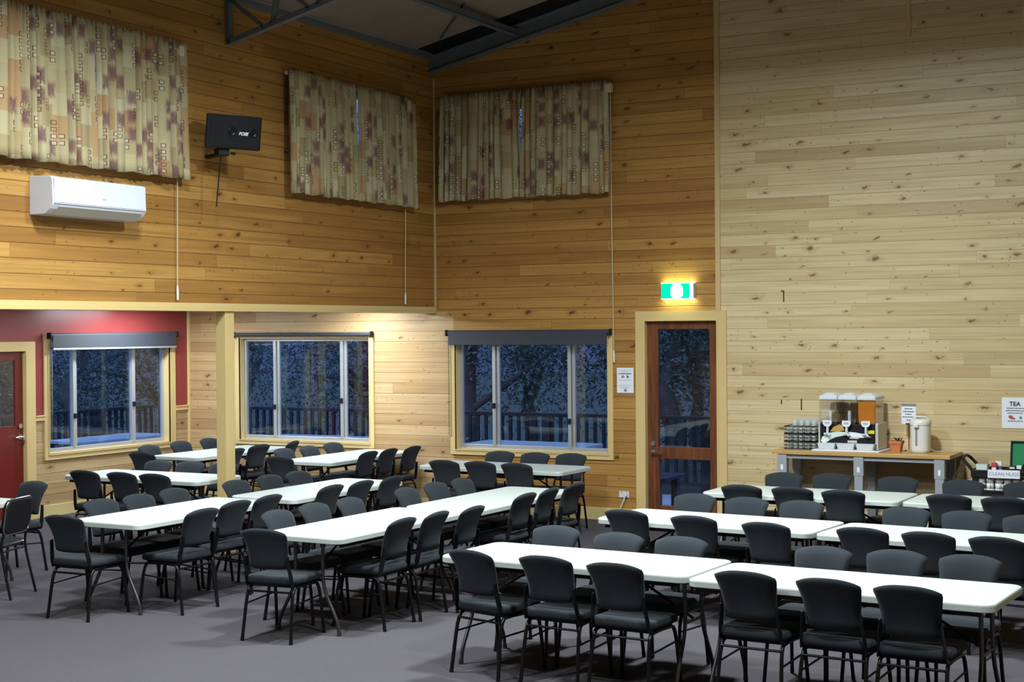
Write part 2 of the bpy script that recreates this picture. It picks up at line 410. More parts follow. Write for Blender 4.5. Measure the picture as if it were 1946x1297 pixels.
# ------------------------------------------------------------------ roof steel
def cee(mb, p0, p1, w, h, th=.006, T=None):  # simple C-section along p0->p1 made of three strips
    pass
st = MB(); st.box(SX, SX+.075, FY, BY-.08, 5.615, 5.70); st.box(SX, SX+.13, FY, BY-.08, 5.685, 5.70)
tag(st.build('wall_plate', 'steel', bevel=.003), 'dark grey steel eave member along top of the upper side wall', 'steel beam')
rs = MB()
def raft(x0, x1, y0, y1, zo0, zo1):
    rs.prism([(x0, roof_z(x0)+zo0), (x1, roof_z(x1)+zo0), (x1, roof_z(x1)+zo1), (x0, roof_z(x0)+zo1)], y0, y1, 'y')
raft(SX+.005, RIDGE_X, BY-.09, BY-.002, -.205, -.012)
raft(SX+.005, RIDGE_X, BY-.15, BY-.002, -.035, -.012)
raft(SX+.005, RIDGE_X, BY-.13, BY-.002, -.205, -.192)
tag(rs.build('rafter', 'steel', bevel=.002), 'sloping steel rafter running up the back wall under the roof', 'steel beam')
for k, x in enumerate((-8.55, -7.2, -5.9, -4.5)):
    z = roof_z(x)-.075
    q = MB(); q.box(x-.035, x+.035, FY, BY-.10, z-.06, z+.012); q.box(x-.06, x+.035, FY, BY-.10, z-.06, z-.05)
    tag(q.build('roof_purlin', 'steel', bevel=.002), ['steel roof purlin nearest the eave, meeting the back rafter', 'second steel purlin up from the eave', 'third steel purlin up from the eave', 'fourth steel purlin up from the eave'][k], 'purlin', 'roof purlins')
fs_ = MB(); fs_.prism([(SX+.1, roof_z(SX+.1)-.006), (RIDGE_X, roof_z(RIDGE_X)-.006), (RIDGE_X, roof_z(RIDGE_X)-.001), (SX+.1, roof_z(SX+.1)-.001)], BY-.52, BY-.15, 'y')  # black strip added under the roof to stand in for the shaded gap
tag(fs_.build('roof_shade_strip', 'blackp'), 'added black strip for the shaded gap between roof lining and sloping steel rafter', 'shading')
# open web truss at the post line
TY = 12.015
tr = empty('roof_truss', (SX+.06, TY, 5.17)); tag(tr, 'grey open web steel truss springing from the upper side wall above the post', 'truss')
inv = Matrix.Translation((-(SX+.06), -TY, -5.17))
def tb(a, b, w, name): 
    a = Vector((a[0], TY, a[1])); b = Vector((b[0], TY, b[1])); m_ = MB(); d = (b-a).normalized(); nrm = Vector((-d.z, 0, d.x))*w/2; yy = Vector((0, .035, 0))
    ring = lambda p: [p+nrm+yy, p+nrm-yy, p-nrm-yy, p-nrm+yy]
    m_.loft([ring(a), ring(b)], smooth=False, T=inv); m_.build(name, 'steel', tr, bevel=.003)
bx = lambda x: 5.19+.2290*(x-SX)
tb((SX+.03, 5.17), (SX+.03, 5.65), .05, 'end_post')
tb((SX+.03, 5.195), (RIDGE_X, bx(RIDGE_X)), .055, 'bottom_chord')
tb((SX+.03, roof_z(SX)-.04), (RIDGE_X, roof_z(RIDGE_X)-.04), .05, 'top_chord')
xs = [SX+.06, SX+.47, SX+.62, SX+1.25, SX+1.4, SX+2.0, SX+2.2, SX+2.8]
for k in range(4):
    tb((xs[2*k]+(0 if k else 0), roof_z(xs[2*k])-.06), (xs[2*k]+.42, bx(xs[2*k]+.42)), .028, 'web')
    tb((xs[2*k]+.52, bx(xs[2*k]+.52)), (xs[2*k]+.60, roof_z(xs[2*k]+.60)-.06), .028, 'web')
br = MB(); br.tube([(-9.3, 15.4, roof_z(-9.3)-.02), (-8.5, 14.6, roof_z(-8.5)-.02)], .016, 6)
tag(br.build('roof_brace', 'steel'), 'thin dark diagonal brace under the roof near the corner', 'brace')

# ------------------------------------------------------------------ windows (local: u along wall, w into wall, z up)
def frame_of(axis, plane):
    if axis == 'x': return Matrix(((1, 0, 0, 0), (0, 1, 0, plane), (0, 0, 1, 0), (0, 0, 0, 1)))
    return Matrix(((0, -1, 0, plane), (1, 0, 0, 0), (0, 0, 1, 0), (0, 0, 0, 1)))
def window(n, axis, plane, o, mulls, outer):
    T = frame_of(axis, plane); u0, u1, z0, z1 = o
    a = MB(); e0, e1, f0, f1 = outer
    for (b0, b1, c0, c1) in ((e0, u0, f0, f1), (u1, e1, f0, f1), (u0, u1, f0, z0), (u0, u1, z1, f1)):
        a.box(b0, b1, -.022, 0, c0, c1, T)
    a.box(u0-.012, u0, -.03, 0, z0-.012, z1+.012, T); a.box(u1, u1+.012, -.03, 0, z0-.012, z1+.012, T); a.box(u0-.012, u1+.012, -.032, 0, z0-.014, z0, T)
    root = struct(a.build('window_%d' % n, 'trim'))
    j = MB(); th = .012
    for (b0, b1, c0, c1) in ((u0, u0+th, z0, z1), (u1-th, u1, z0, z1), (u0+th, u1-th, z0, z0+th), (u0+th, u1-th, z1-th, z1)): j.box(b0, b1, 0, .14, c0, c1, T)
    j.build('window_jamb', 'trim', root)
    f = MB(); v0, v1, y0, y1 = u0+th, u1-th, z0+th, z1-th; w0, w1 = .075, .125; k = .036
    for (b0, b1, c0, c1) in ((v0, v0+k, y0, y1), (v1-k, v1, y0, y1), (v0+k, v1-k, y0, y0+k+.012), (v0+k, v1-k, y1-k, y1)): f.box(b0, b1, w0, w1, c0, c1, T)
    f.build('window_frame', 'alu', root, bevel=.003)
    cuts = [v0+k]+list(mulls)+[v1-k]
    for mi, m in enumerate(mulls):
        mm = MB(); mm.box(m-.046, m-.004, w0-.012, w1, y0+k, y1-k, T); mm.box(m+.004, m+.040, w0+.012, w1, y0+k, y1-k, T)
        mm.build('mullion', 'alu', root, bevel=.003)
        lt = MB(); zl = y0+.50-.17*mi if axis == 'x' and n == 3 else y0+.40+.10*mi
        lt.box(m-.048, m+.002, w0-.035, w0-.012, zl, zl+.065, T)
        lt.build('latch', 'blackp', root, bevel=.006)
    for i in range(3):
        p = MB(); wg = w0+.03
        p.box(cuts[i]+(.03 if i else -.01), cuts[i+1]-(.03 if i < 2 else -.01), wg, wg+.005, y0+k, y1-k, T)
        p.build('pane', 'glass', root)
    return root
window(1, 'y', AX, W1, (13.955, 15.015), (13.35, 15.722, .695, 2.25))
window(2, 'x', BY, W2, (-12.33, -11.245), (-12.96, -10.71, .74, 2.235))
window(3, 'x', BY, W3, (-8.97, -7.935), (-9.57, -7.348, .71, 2.24))
def high_window(n, axis, plane, o):
    T = frame_of(axis, plane); u0, u1, z0, z1 = o; f = MB(); k = .05
    for (b0, b1, c0, c1) in ((u0, u0+k, z0, z1), (u1-k, u1, z0, z1), (u0+k, u1-k, z0, z0+k), (u0+k, u1-k, z1-k, z1), (u0+(u1-u0)*.3-.02, u0+(u1-u0)*.3+.02, z0+k, z1-k)): f.box(b0, b1, .05, .12, c0, c1, T)
    r = struct(f.build('window_%d' % n, 'alu'))
    MB().box(u0+k, u1-k, .085, .09, z0+k, z1-k, T).build('pane', 'glass', r)
high_window(4, 'y', SX, H1W); high_window(5, 'y', SX, H2W); high_window(6, 'x', BY, HB)

# roller blinds
def blind(axis, plane, u0, u1, ztop, drop, label, tube_r=.03):
    T = frame_of(axis, plane)
    def P(u, w, z): return T @ Vector((u, w, z))
    root = MB().tube([P(u0, -.055, ztop-.034), P(u1, -.055, ztop-.034)], tube_r, 14).build('roller_blind', 'blind')
    tag(root, label, 'blind', 'roller blinds over the windows')
    for u in (u0-.012, u1-.004):
        b = MB(); b.box(u, u+.016, -.095, -.0225, ztop-.075, ztop, T); b.build('bracket', 'blackp', root, bevel=.004)
    if drop:
        MB().box(u0+.03, u1-.03, -.090, -.0865, ztop-drop, ztop-.034, T).build('blind_fabric', 'blind', root)
        MB().box(u0+.03, u1-.03, -.094, -.082, ztop-drop-.022, ztop-drop, T).build('bottom_bar', 'alu' if axis == 'y' else 'blind', root, bevel=.004)
        c_ = MB(); uc = u0+.015
        pts = [P(uc, -.05, ztop-.05), P(uc, -.05, .95), P(uc+.03, -.05, .93), P(uc+.03, -.05, ztop-.06)]
        c_.tube(pts, .0035, 5); c_.build('bead_chain', 'blackp' if axis == 'x' else 'cord', root)
    return root
blind('y', AX, 13.40, 15.70, 2.262, .195, 'charcoal roller blind partly lowered over the window in the red wall')
blind('x', BY, -12.945, -10.715, 2.245, 0, 'charcoal roller blind rolled right up over the window behind the post', .026)
blind('x', BY, -9.585, -7.362, 2.255, .165, 'charcoal roller blind partly lowered over the window next to the glass door')

# ------------------------------------------------------------------ doors
dT = frame_of('x', BY)
a = MB()
for (b0, b1, c0, c1) in ((-7.055, -6.955, 0, 2.455), (-6.035, -5.938, 0, 2.455), (-6.955, -6.035, 2.36, 2.455)): a.box(b0, b1, -.024, 0, c0, c1, dT)
for (b0, b1, c0, c1) in ((-6.955, -6.935, 0, 2.36), (-6.055, -6.035, 0, 2.36), (-6.935, -6.055, 2.34, 2.36)): a.box(b0, b1, -.03, .15, c0, c1, dT)
dr = struct(a.build('door_1', 'trim'))
lf = MB(); w0, w1 = .045, .09
for (b0, b1, c0, c1) in ((-6.932, -6.80, .01, 2.336), (-6.165, -6.058, .01, 2.336), (-6.80, -6.165, 2.245, 2.336), (-6.80, -6.165, .745, .885), (-6.80, -6.165, .01, .20)): lf.box(b0, b1, w0, w1, c0, c1, dT)
leaf = lf.build('door_leaf', 'brown', dr, bevel=.004)
MB().box(-6.805, -6.16, .064, .070, .88, 2.25, dT).build('pane', 'glass', dr)
MB().box(-6.805, -6.16, .064, .070, .195, .75, dT).build('pane', 'glass', dr)
h = MB(); h.tube([(-6.865, BY+.045, .82), (-6.865, BY-.012, .82)], .012, 10); h.tube([(-6.87, BY-.012, .82), (-6.80, BY-.016, .822), (-6.735, BY-.012, .815)], .0105, 10)
h.tube([(-6.865, BY+.046, .82), (-6.865, BY+.036, .82)], .028, 14); h.tube([(-6.865, BY+.046, .92), (-6.865, BY+.03, .92)], .028, 14)
h.build('door_handle', 'chrome', dr)
eT = frame_of('y', AX)
a = MB()
for (b0, b1, c0, c1) in ((12.02, 12.16, 0, 2.155), (13.07, 13.205, 0, 2.155), (12.16, 13.07, 2.06, 2.155)): a.box(b0, b1, -.022, 0, c0, c1, eT)
for (b0, b1, c0, c1) in ((12.16, 12.18, 0, 2.06), (13.05, 13.07, 0, 2.06), (12.18, 13.05, 2.04, 2.06)): a.box(b0, b1, -.03, .15, c0, c1, eT)
d2 = struct(a.build('door_2', 'trim'))
lf = MB()
for (b0, b1, c0, c1) in ((12.183, 12.30, .01, 2.037), (12.93, 13.047, .01, 2.037), (12.30, 12.93, 1.935, 2.037), (12.30, 12.93, .01, 1.145)): lf.box(b0, b1, .03, .075, c0, c1, eT)
lf.build('door_leaf', 'reddoor', d2, bevel=.003)
MB().box(12.295, 12.935, .045, .051, 1.14, 1.94, eT).build('pane', 'glass', d2)
h = MB(); X = AX-.03
h.tube([(X, 12.99, 1.01), (X+.055, 12.99, 1.01)], .012, 10); h.tube([(X+.055, 12.995, 1.01), (X+.06, 12.93, 1.012), (X+.055, 12.87, 1.005)], .0105, 10)
h.tube([(X-.001, 12.99, 1.01), (X+.012, 12.99, 1.01)], .032, 14); h.tube([(X-.001, 12.99, 1.14), (X+.022, 12.99, 1.14)], .030, 14)
h.build('door_handle', 'chrome', d2)

# ------------------------------------------------------------------ curtains
def curtain(axis, plane, u0, u1, z0, z1, label, cord_u, cord_z, gap, wp):
    T = frame_of(axis, plane)
    def P(u, w, z): return T @ Vector((u, w, z))
    trk = MB(); trk.box(u0+.02, u1+.03, -.085, -.045, z1-.05, z1-.015, T)
    for q in (.06, .5, .94): trk.box(u0+(u1-u0)*q, u0+(u1-u0)*q+.03, -.05, 0, z1-.04, z1-.015, T)
    root = trk.build('curtain', 'whitep', bevel=.002); tag(root, label, 'curtain', 'patterned curtains at the high windows')
    mid = (u0+u1)/2+gap
    for side in range(2):
        a, b = (u0, mid-.006) if side == 0 else (mid+.004, u1)
        rnd = random.Random(int(abs(u0*100))+side*7)
        nu, nv = 220, 14; L = b-a
        ph = [rnd.uniform(0, 6.28) for _ in range(5)]
        nf = round(L/.098)
        vs = []; uvs = []; arc = 0; prev = None
        rows = []
        for j in range(nv+1):
            v = j/nv; row = []
            for i in range(nu+1):
                s = i/nu
                ss = s+.022*math.sin(2*PI*s*2.3+ph[0])+.010*math.sin(2*PI*s*5.1+ph[1])
                amp = (.027+.013*math.sin(2*PI*s*3.1+ph[2]))*(.55+.45*min(1, v*3.2))
                fold = 1-2*abs(math.sin(PI*nf*ss+ph[3]+.25*math.sin(3*v+7*s+ph[4])))**.55
                fold = -fold
                pin = math.sin(2*PI*nf*2.5*ss)*.007*max(0, 1-v*7)
                w = -.105-amp*fold-pin-.018*v
                zz = z1-(z1-z0)*v
                if j == 0: zz += .012*math.sin(2*PI*nf*2.2*ss)
                if j == nv: zz += .008*math.sin(2*PI*s*4+ph[1])
                edge = 1-.0*v
                # inner edge pulls open a little below the heading, closing again at the hem
                op = .014*math.sin(PI*min(1, max(0, (v-.12)/.5))) if .12 < v < .62 else 0
                du = 0
                if side == 0: du = -op*max(0, (s-.93)/.07)
                else: du = op*max(0, (.07-s)/.07)
                du += .018*v*(s-.5)*2
                row.append(P(a+L*s+du, w, zz))
            rows.append(row)
        arcs = [0]
        for i in range(nu): arcs.append(arcs[-1]+(rows[nv//2][i+1]-rows[nv//2][i]).length)
        mb = MB()
        mb.loft(rows, caps=False, closed=False)
        o = mb.build('curtain_panel', 'curtain', root)
        me = o.data; uvl = me.uv_layers.new(name='UVMap')
        off = rnd.uniform(0, 3)
        for lp in me.loops:
            j, i = divmod(lp.vertex_index, nu+1); uvl.data[lp.index].uv = (off+arcs[i], (1-j/nv)*(z1-z0)+off)
        so = o.modifiers.new('thickness', 'SOLIDIFY'); so.thickness = .003
    if cord_u:
        MB().tube([P(cord_u, -.06, z1-.06), P(cord_u, -.05, (z1+cord_z)/2), P(cord_u+.008, -.03, cord_z)], .006, 6).build('pull_cord', 'cord', root)
        MB().tube([P(cord_u+.008, -.03, cord_z+.01), P(cord_u+.009, -.03, cord_z-.05), P(cord_u+.010, -.03, cord_z-.13)], [.009, .013, .011], 8).build('cord_weight', 'offwhite', root)
        pl = MB(); pl.box(cord_u-.04, cord_u+.035, -.125, -.05, z1-.13, z1-.03, T); pl.build('cord_pulley', 'cord', root, bevel=.008)
curtain('y', SX, 8.77, 11.27, 3.735, 5.05, 'patterned beige curtain at left above the white air conditioner', 11.185, 2.70, 0, None)
curtain('y', SX, 12.885, 15.385, 3.735, 5.05, 'patterned beige curtain between the black speaker and the room corner', 15.27, 2.70, .03, None)
curtain('x', BY, -9.62, -7.345, 3.845, 5.15, 'patterned beige curtain on the back wall right of the corner', -7.335, 1.99, 0, None)

# ------------------------------------------------------------------ wall fittings
ac = empty('air_conditioner', (SX, 9.92, 3.28)); tag(ac, 'white split system air conditioner on the upper side wall below a curtain', 'air conditioner')
prof = [(0, .0), (0, .325), (.02, .335), (.24, .325), (.265, .315), (.272, .29), (.278, .095), (.27, .075), (.245, .045), (.19, .008), (.16, 0)]
m_ = MB(); m_.prism([(u, z) for u, z in prof], -.575, .575, 'y'); m_.build('housing', 'whitep', ac, bevel=.006)
m_ = MB(); m_.box(.279, .2825, -.56, .56, .10, .312); m_.build('front_panel', 'whitep', ac, bevel=.0015)
m_ = MB()
fl = Matrix.Translation((.232, 0, .036)) @ Matrix.Rotation(math.radians(-38), 4, 'Y')
m_.box(-.052, .052, -.50, .53, -.003, .003, fl); m_.build('louvre', 'ssteel', ac, bevel=.001)
m_ = MB(); m_.box(.276, .281, -.56, .56, .086, .092); m_.build('panel_seam', 'inkg', ac)
m_ = MB(); m_.box(.2825, .2835, .015, .055, .155, .162); m_.build('badge', 'inkg', ac)

sp = empty('loudspeaker', (SX+.40, 11.575, 4.015), math.radians(-24)); tag(sp, 'black loudspeaker bracketed to the upper side wall between two curtains', 'speaker')
tilt = Matrix.Rotation(math.radians(9), 4, 'Y')
m_ = MB(); m_.prism([(-.20, -.19), (-.20, .19), (.02, .30), (.035, .28), (.035, -.28), (.02, -.30)], .03, .36, 'z', tilt); m_.build('cabinet', 'blackp', sp, bevel=.012)
m_ = MB(); m_.box(.034, .040, -.265, .265, .05, .34, tilt); m_.build('grille', 'blackp', sp, bevel=.003)
for y in (-.03, .20):
    m_ = MB(); R = tilt @ Matrix.Translation((.041, y, .20)) @ Matrix.Rotation(PI/2, 4, 'Y')
    m_.lathe([(.045, 0), (.045, .004), (.034, .006), (.030, .002), (.012, .0), (.0, .003)], 20, T=R); m_.build('cone', 'blackm', sp)
text_mesh('logo', 'BOSE', .042, 'paper', sp, tilt @ Matrix.Translation((.0425, .09, .185)) @ Matrix(((0, 0, 1, 0), (1, 0, 0, 0), (0, 1, 0, 0), (0, 0, 0, 1))), shear=.35, bold=.002)
m_ = MB(); m_.box(-.10, .0, -.14, -.02, -.035, .035); m_.box(-.385, -.05, -.10, -.04, -.03, .0); m_.tube([(-.02, .0, -.01), (-.02, .05, -.01)], .014, 8); m_.build('bracket', 'blackp', sp, bevel=.006)
m_ = MB(); m_.tube([(-.07, -.08, -.03), (-.09, -.085, -.15), (-.12, -.095, -.38), (-.14, -.10, -.53)], .006, 6); m_.build('cable', 'blackp', sp)

ex = empty('exit_sign', (-6.508, BY, 2.683)); tag(ex, 'lit green exit sign with white running figure above the glass door', 'exit sign')
MB().box(-.20, .20, -.080, 0, -.09, .09).build('housing', 'whitep', ex, bevel=.01)
MB().box(-.196, .196, -.076, -.02, .0885, .094).build('diffuser', 'exitd', ex)
MB().box(-.196, .196, -.076, -.02, -.094, -.0885).build('diffuser', 'exitd', ex)
MB().box(-.19, .155, -.0835, -.079, -.082, .083).build('green_face', 'exitg', ex)
MB().box(.158, .198, -.085, -.079, -.086, .086).build('end_cap', 'exitw', ex, bevel=.002)
m_ = MB(); yq = (-.0865, -.0835)
m_.prism([(.075*math.copysign(abs(math.cos(a))**.8, math.cos(a))*(1-.12*math.sin(a)), .081*math.copysign(abs(math.sin(a))**.55, math.sin(a))) for a in [2*PI*k/28 for k in range(28)]], *yq); m_.build('running_figure', 'exitw', ex)

nt = empty('notice', (-7.196, BY, 1.651)); tag(nt, 'white printed notice on the wall between window and glass door', 'notice')
MB().box(-.106, .106, -.004, .001, -.147, .147).build('sheet', 'paper', nt)
def lines(parent, rows, mat, y=-.0046, h=.004, name='text_line'):
    m_ = MB()
    for (z, x0, x1) in rows:
        r = random.Random(int((z+2)*1e4)); x = x0
        while x < x1:
            w = r.uniform(.008, .022); m_.box(x, min(x+w, x1), y-.0004, y, z-h/2, z+h/2); x += w+.004
    m_.build(name, mat, parent)
lines(nt, [(.115, -.082, .082), (.10, -.04, .04), (.003, -.085, .085), (-.058, -.085, .085), (-.078, -.08, .07), (-.092, -.055, .05)], 'inkg')
lines(nt, [(.078, -.08, .082)], 'ink', h=.012, name='heading')
for x, k in ((-.03, 0), (.028, 1)):
    m_ = MB()
    if k == 0: m_.prism([(x-.016, .03), (x-.006, .062), (x+.004, .06), (x-.002, .045), (x+.004, .028)], -.0050, -.0045); m_.box(x+.006, x+.016, -.005, -.0045, .03, .055)
    else: m_.prism([(x-.014, .06), (x+.008, .056), (x+.018, .044), (x+.010, .028), (x-.012, .028), (x-.002, .042)], -.0050, -.0045)
    m_.build('pictogram', 'ink', nt)
m_ = MB(); m_.tube([(0.003, -.0045, -.118), (0.003, -.0052, -.118)], .019, 14); m_.build('badge', 'inkg', nt)

so = empty('power_outlet', (-7.219, BY, .312)); tag(so, 'white double power outlet with a plug near the floor left of glass door', 'power outlet')
MB().box(-.064, .064, -.012, 0, -.037, .037).build('faceplate', 'whitep', so, bevel=.004)
for x in (-.032, .032):
    m_ = MB()
    for q in (-.008, .004): m_.box(x+q, x+q+.002, -.0126, -.0118, .0, .012)
    m_.box(x-.006, x+.006, -.015, -.0118, .02, .03); m_.build('socket', 'inkg', so)
MB().box(.012, .046, -.05, -.012, -.022, .012).build('plug', 'whitep', so, bevel=.006)
MB().tube([(.028, -.045, -.015), (.018, -.055, -.06), (-.01, -.05, -.12), (-.04, -.045, -.18), (-.07, -.05, -.25), (-.12, -.06, -.305)], .008, 7).build('power_cord', 'offwhite', so)

te = empty('tea_poster', (-2.79, BY, 1.36)); tag(te, 'white TEA poster on pale pine wall above the mug trolley', 'poster')
MB().box(-.15, .15, -.004, 0, -.16, .155).build('sheet', 'paper', te)
text_mesh('heading', 'TEA', .062, 'ink', te, FACE_Y @ Matrix.Translation((-.02, .088, .0046)), bold=.002)
lines(te, [(.045, -.10, .08), (.02, -.11, .09), (-.005, -.095, .06), (-.088, -.09, .06)], 'ink', h=.009)
m_ = MB(); m_.prism([(-.085, -.03), (-.05, -.028), (-.04, -.045), (-.012, -.062), (-.02, -.07), (-.06, -.068), (-.08, -.055)], -.0052, -.0045); m_.build('picture', 'redbox', te)
m_ = MB(); m_.prism([(.02, -.065), (.05, -.065), (.052, -.05), (.036, -.03), (.022, -.05)], -.0052, -.0045); m_.build('picture', 'inkg', te)
for (x, z0, z1, l) in ((-5.27, 2.54, 2.665, 'dark narrow slot in pale pine wall right of the exit sign'), (-5.075, 1.345, 1.468, 'dark narrow slot in pale pine wall just left of the drinks dispenser'), (-5.303, 1.405, 1.455, 'short dark slot in pale pine wall above the glass racks')):
    m_ = MB(); m_.box(x-.006, x+.006, BY-.004, BY, z0, z1)
    if z1 > 2: m_.box(x-.03, x+.004, BY-.004, BY, z1-.012, z1)
    tag(m_.build('wall_slot', 'soil'), l, 'slot', 'slots in the pale wall')

# ------------------------------------------------------------------ chairs
def rrect(w, d, r, n=4, cx=0, cy=0):
    pts = []
    for (sx, sy, a0) in ((1, 1, 0), (-1, 1, 90), (-1, -1, 180), (1, -1, 270)):
        for k in range(n+1):
            a = math.radians(a0+90*k/n); pts.append((cx+sx*(w/2-r)+r*math.cos(a), cy+sy*(d/2-r)+r*math.sin(a)))
    return pts
def smooth_path(p, n=4):
    p = [Vector(q) for q in p]; out = [p[0]]
    for i in range(1, len(p)-1):
        a = p[i]+(p[i-1]-p[i])*.35; b = p[i]+(p[i+1]-p[i])*.35
        for k in range(n+1):
            t = k/n; out.append((1-t)**2*a+2*t*(1-t)*p[i]+t*t*b)
    out.append(p[-1]); return out

def make_chair():
    r = empty('chair')
    # seat cushion
    m_ = MB(); rings = []
    for (z, k, r_) in ((.420, .94, .05), (.428, .985, .055), (.445, 1.0, .06), (.462, .99, .06), (.472, .95, .06), (.476, .86, .05)):
        rings.append([(x, y-.0, z-(.016*max(0, (y-.10)/.13)**2)) for x, y in rrect(.43*k, .425*k, r_*k, 5, 0, .015)])
    m_.loft(rings); m_.build('seat', 'fabric', r)
    m_ = MB(); m_.loft([[(x, y, z) for x, y in rrect(w, d, .05, 4, 0, .015)] for z, w, d in ((.398, .36, .36), (.421, .41, .405))]); m_.build('seat_base', 'blackp', r)
    # backrest: flared, waisted, arched on top, leaning back
    nv, nu = 12, 12; z0 = .530
    def prof(v):   # v 0..1 -> centre y, height
        return -.203-.042*v-.055*v**3
    fr, bk = [], []
    for j in range(nv+1):
        v = j/nv; hw = .163+.035*max(0, (v-.25)/.75)**1.4+.004*(1-v)**2
        if v > .94: hw -= .006*((v-.94)/.06)**2
        rf, rb = [], []
        for i in range(nu+1):
            s = -1+2*i/nu; top = .838-.034*abs(s)**2.6; bot = z0+.012*abs(s)**4
            z = bot+(top-bot)*v
            e = max(0, (abs(s)-.82)/.18); ev = max(0, (v-.88)/.12, (.10-v)/.10)
            th = .022*(1-.75*e**2)*(1-.75*ev**2)+.001
            y = prof(v)+.026*s*s
            rf.append((s*hw, y+th, z)); rb.append((s*hw, y-th, z))
        fr.append(rf); bk.append(rb)
    m_ = MB(); rings = [fr[j]+bk[j][::-1] for j in range(nv+1)]
    m_.loft(rings, caps=False); n2 = 2*(nu+1)
    for row in (0, nv):
        vs = fr[row]+bk[row]; m_.add(vs, [(i, i+1, nu+2+i, nu+1+i) for i in range(nu)], True)
    o = m_.build('backrest', 'fabric', r)
    bm = bmesh.new(); bm.from_mesh(o.data); bmesh.ops.remove_doubles(bm, verts=bm.verts, dist=1e-5); bmesh.ops.recalc_face_normals(bm, faces=bm.faces); bm.to_mesh(o.data); bm.free()
    for p in o.data.polygons: p.use_smooth = True
    for s in (-1, 1):
        m_ = MB(); pts = [(s*.196, -.13, .405), (s*.196, -.172, .408), (s*.190, -.195, .47), (s*.178, -.212, .56), (s*.174, -.218, .625)]
        rings = []
        for (x, y, z), wd in zip(pts, (.012, .02, .019, .017, .014)):
            rings.append([(x-.004, y-wd, z-.004), (x+.004, y-wd, z-.004), (x+.004, y+wd, z+.004), (x-.004, y+wd, z+.004)])
        m_.loft(rings, smooth=False); m_.build('back_bracket', 'blackm', r)
        m_ = MB(); m_.tube(smooth_path([(s*.208, -.235, .0), (s*.190, -.178, .392), (s*.188, -.06, .397)]), .0125, 8); m_.tube([(s*.208, -.235, 0), (s*.2062, -.229, .035)], .014, 8); m_.build('leg', 'blackm', r)
        m_ = MB(); m_.tube(smooth_path([(s*.208, .235, .0), (s*.190, .190, .392), (s*.188, .05, .397), (s*.188, -.06, .397)]), .0125, 8); m_.tube([(s*.208, .235, 0), (s*.2062, .230, .035)], .014, 8); m_.build('leg', 'blackm', r)
        m_ = MB(); m_.tube([(s*.1955, -.195, .27), (s*.1955, .205, .29)], .0065, 6); m_.build('stretcher', 'blackm', r)
    m_ = MB(); m_.tube([(-.191, -.183, .362), (.191, -.183, .362)], .0085, 7); m_.build('cross_bar', 'blackm', r)
    m_ = MB(); m_.tube([(-.188, .14, .392), (.188, .14, .392)], .009, 6); m_.tube([(-.188, -.10, .392), (.188, -.10, .392)], .009, 6); m_.build('seat_rail', 'blackm', r)
    return r
chair0 = make_chair(); used = [False]
def chair(x, y, rz, label, group):
    if not used[0]: c = chair0; used[0] = True
    else: c = copy_tree(chair0)
    c.location = (x, y, 0); c.rotation_euler = (0, 0, rz)
    return tag(c, label, 'chair', group)

# ------------------------------------------------------------------ folding tables
LT, WT, HT = 1.83, .76, .74
def make_table():
    r = empty('folding_table')
    m_ = MB(); rings = []
    for z, k in ((HT-.046, .004), (HT-.042, 0.), (HT-.012, 0.), (HT-.004, .003), (HT, .011)):
        rings.append([(x, y, z) for x, y in rrect(LT-2*k, WT-2*k, .075-k*.5, 7)])
    m_.loft(rings, smooth=False); o = m_.build('tabletop', 'white', r)
    for e in (-1, 1):
        for s in (-1, 1):
            pts = smooth_path([(e*.785, s*.13, HT-.047), (e*.790, s*.125, .36), (e*.798, s*.27, .10), (e*.800, s*.285, 0)])
            m_ = MB(); m_.tube(pts, .0135, 8); m_.tube([(e*.800, s*.285, 0), (e*.800, s*.284, .03)], .017, 8); m_.build('leg', 'gunm', r)
        m_ = MB(); m_.tube([(e*.789, -.125, .40), (e*.789, .125, .40)], .010, 7); m_.tube([(e*.785, -.28, HT-.056), (e*.785, .28, HT-.056)], .011, 7); m_.build('cross_bar', 'blackm', r)
        m_ = MB(); m_.tube([(e*.787, 0, .41), (e*.30, 0, HT-.05)], .009, 7); m_.build('brace', 'blackm', r)
    for s in (-1, 1):
        m_ = MB(); m_.box(-.84, .84, s*.33-.012, s*.33+.012, HT-.075, HT-.046); m_.build('side_rail', 'blackm', r)
    return r
table0 = make_table(); cream_top = [c for c in table0.children if c.name.startswith('tabletop')][0].data.copy(); cream_top.materials[0] = M['cream']
tu = [False]
def table(x, y, deg, label, group, cream=False):
    if not tu[0]: t = table0; tu[0] = True
    else: t = copy_tree(table0)
    t.location = (x, y, 0); t.rotation_euler = (0, 0, math.radians(deg))
    if cream:
        for c in t.children:
            if c.name.startswith('tabletop'): c.data = cream_top
    return tag(t, label, 'table', group)
GR, GL, GA = 'folding tables in the right-hand rows', 'folding tables in the left-hand lines', 'folding tables beside the windows'
table(-4.335, 8.965, -2.6, 'cream folding table, left one in the row nearest the camera', GR, True)
table(-2.485, 8.805, -2.6, 'bright white folding table, right one in the row nearest the camera', GR)
table(-4.225, 11.19, -4.2, 'cream folding table, left one in the middle right-hand row', GR, True)
table(-2.37, 11.03, -4.6, 'white folding table, right one in the middle right-hand row', GR)
table(-4.165, 13.36, -.6, 'white folding table, left one in the rear row before the drinks counter', GR)
table(-2.31, 13.335, -.6, 'cream folding table, right one in the rear row near the mug trolley', GR, True)
table(-8.613, 9.874, 90, 'white folding table, near half of the long line ending beside the post', GL)
table(-8.541, 11.824, 89.7, 'white folding table, far half of the long line just right of the post', GL)
table(-6.686, 9.916, 88.5, 'white folding table, near half of the long line in the hall centre', GL)
table(-6.60, 11.80, 88.7, 'white folding table, far half of the long line in the hall centre', GL)
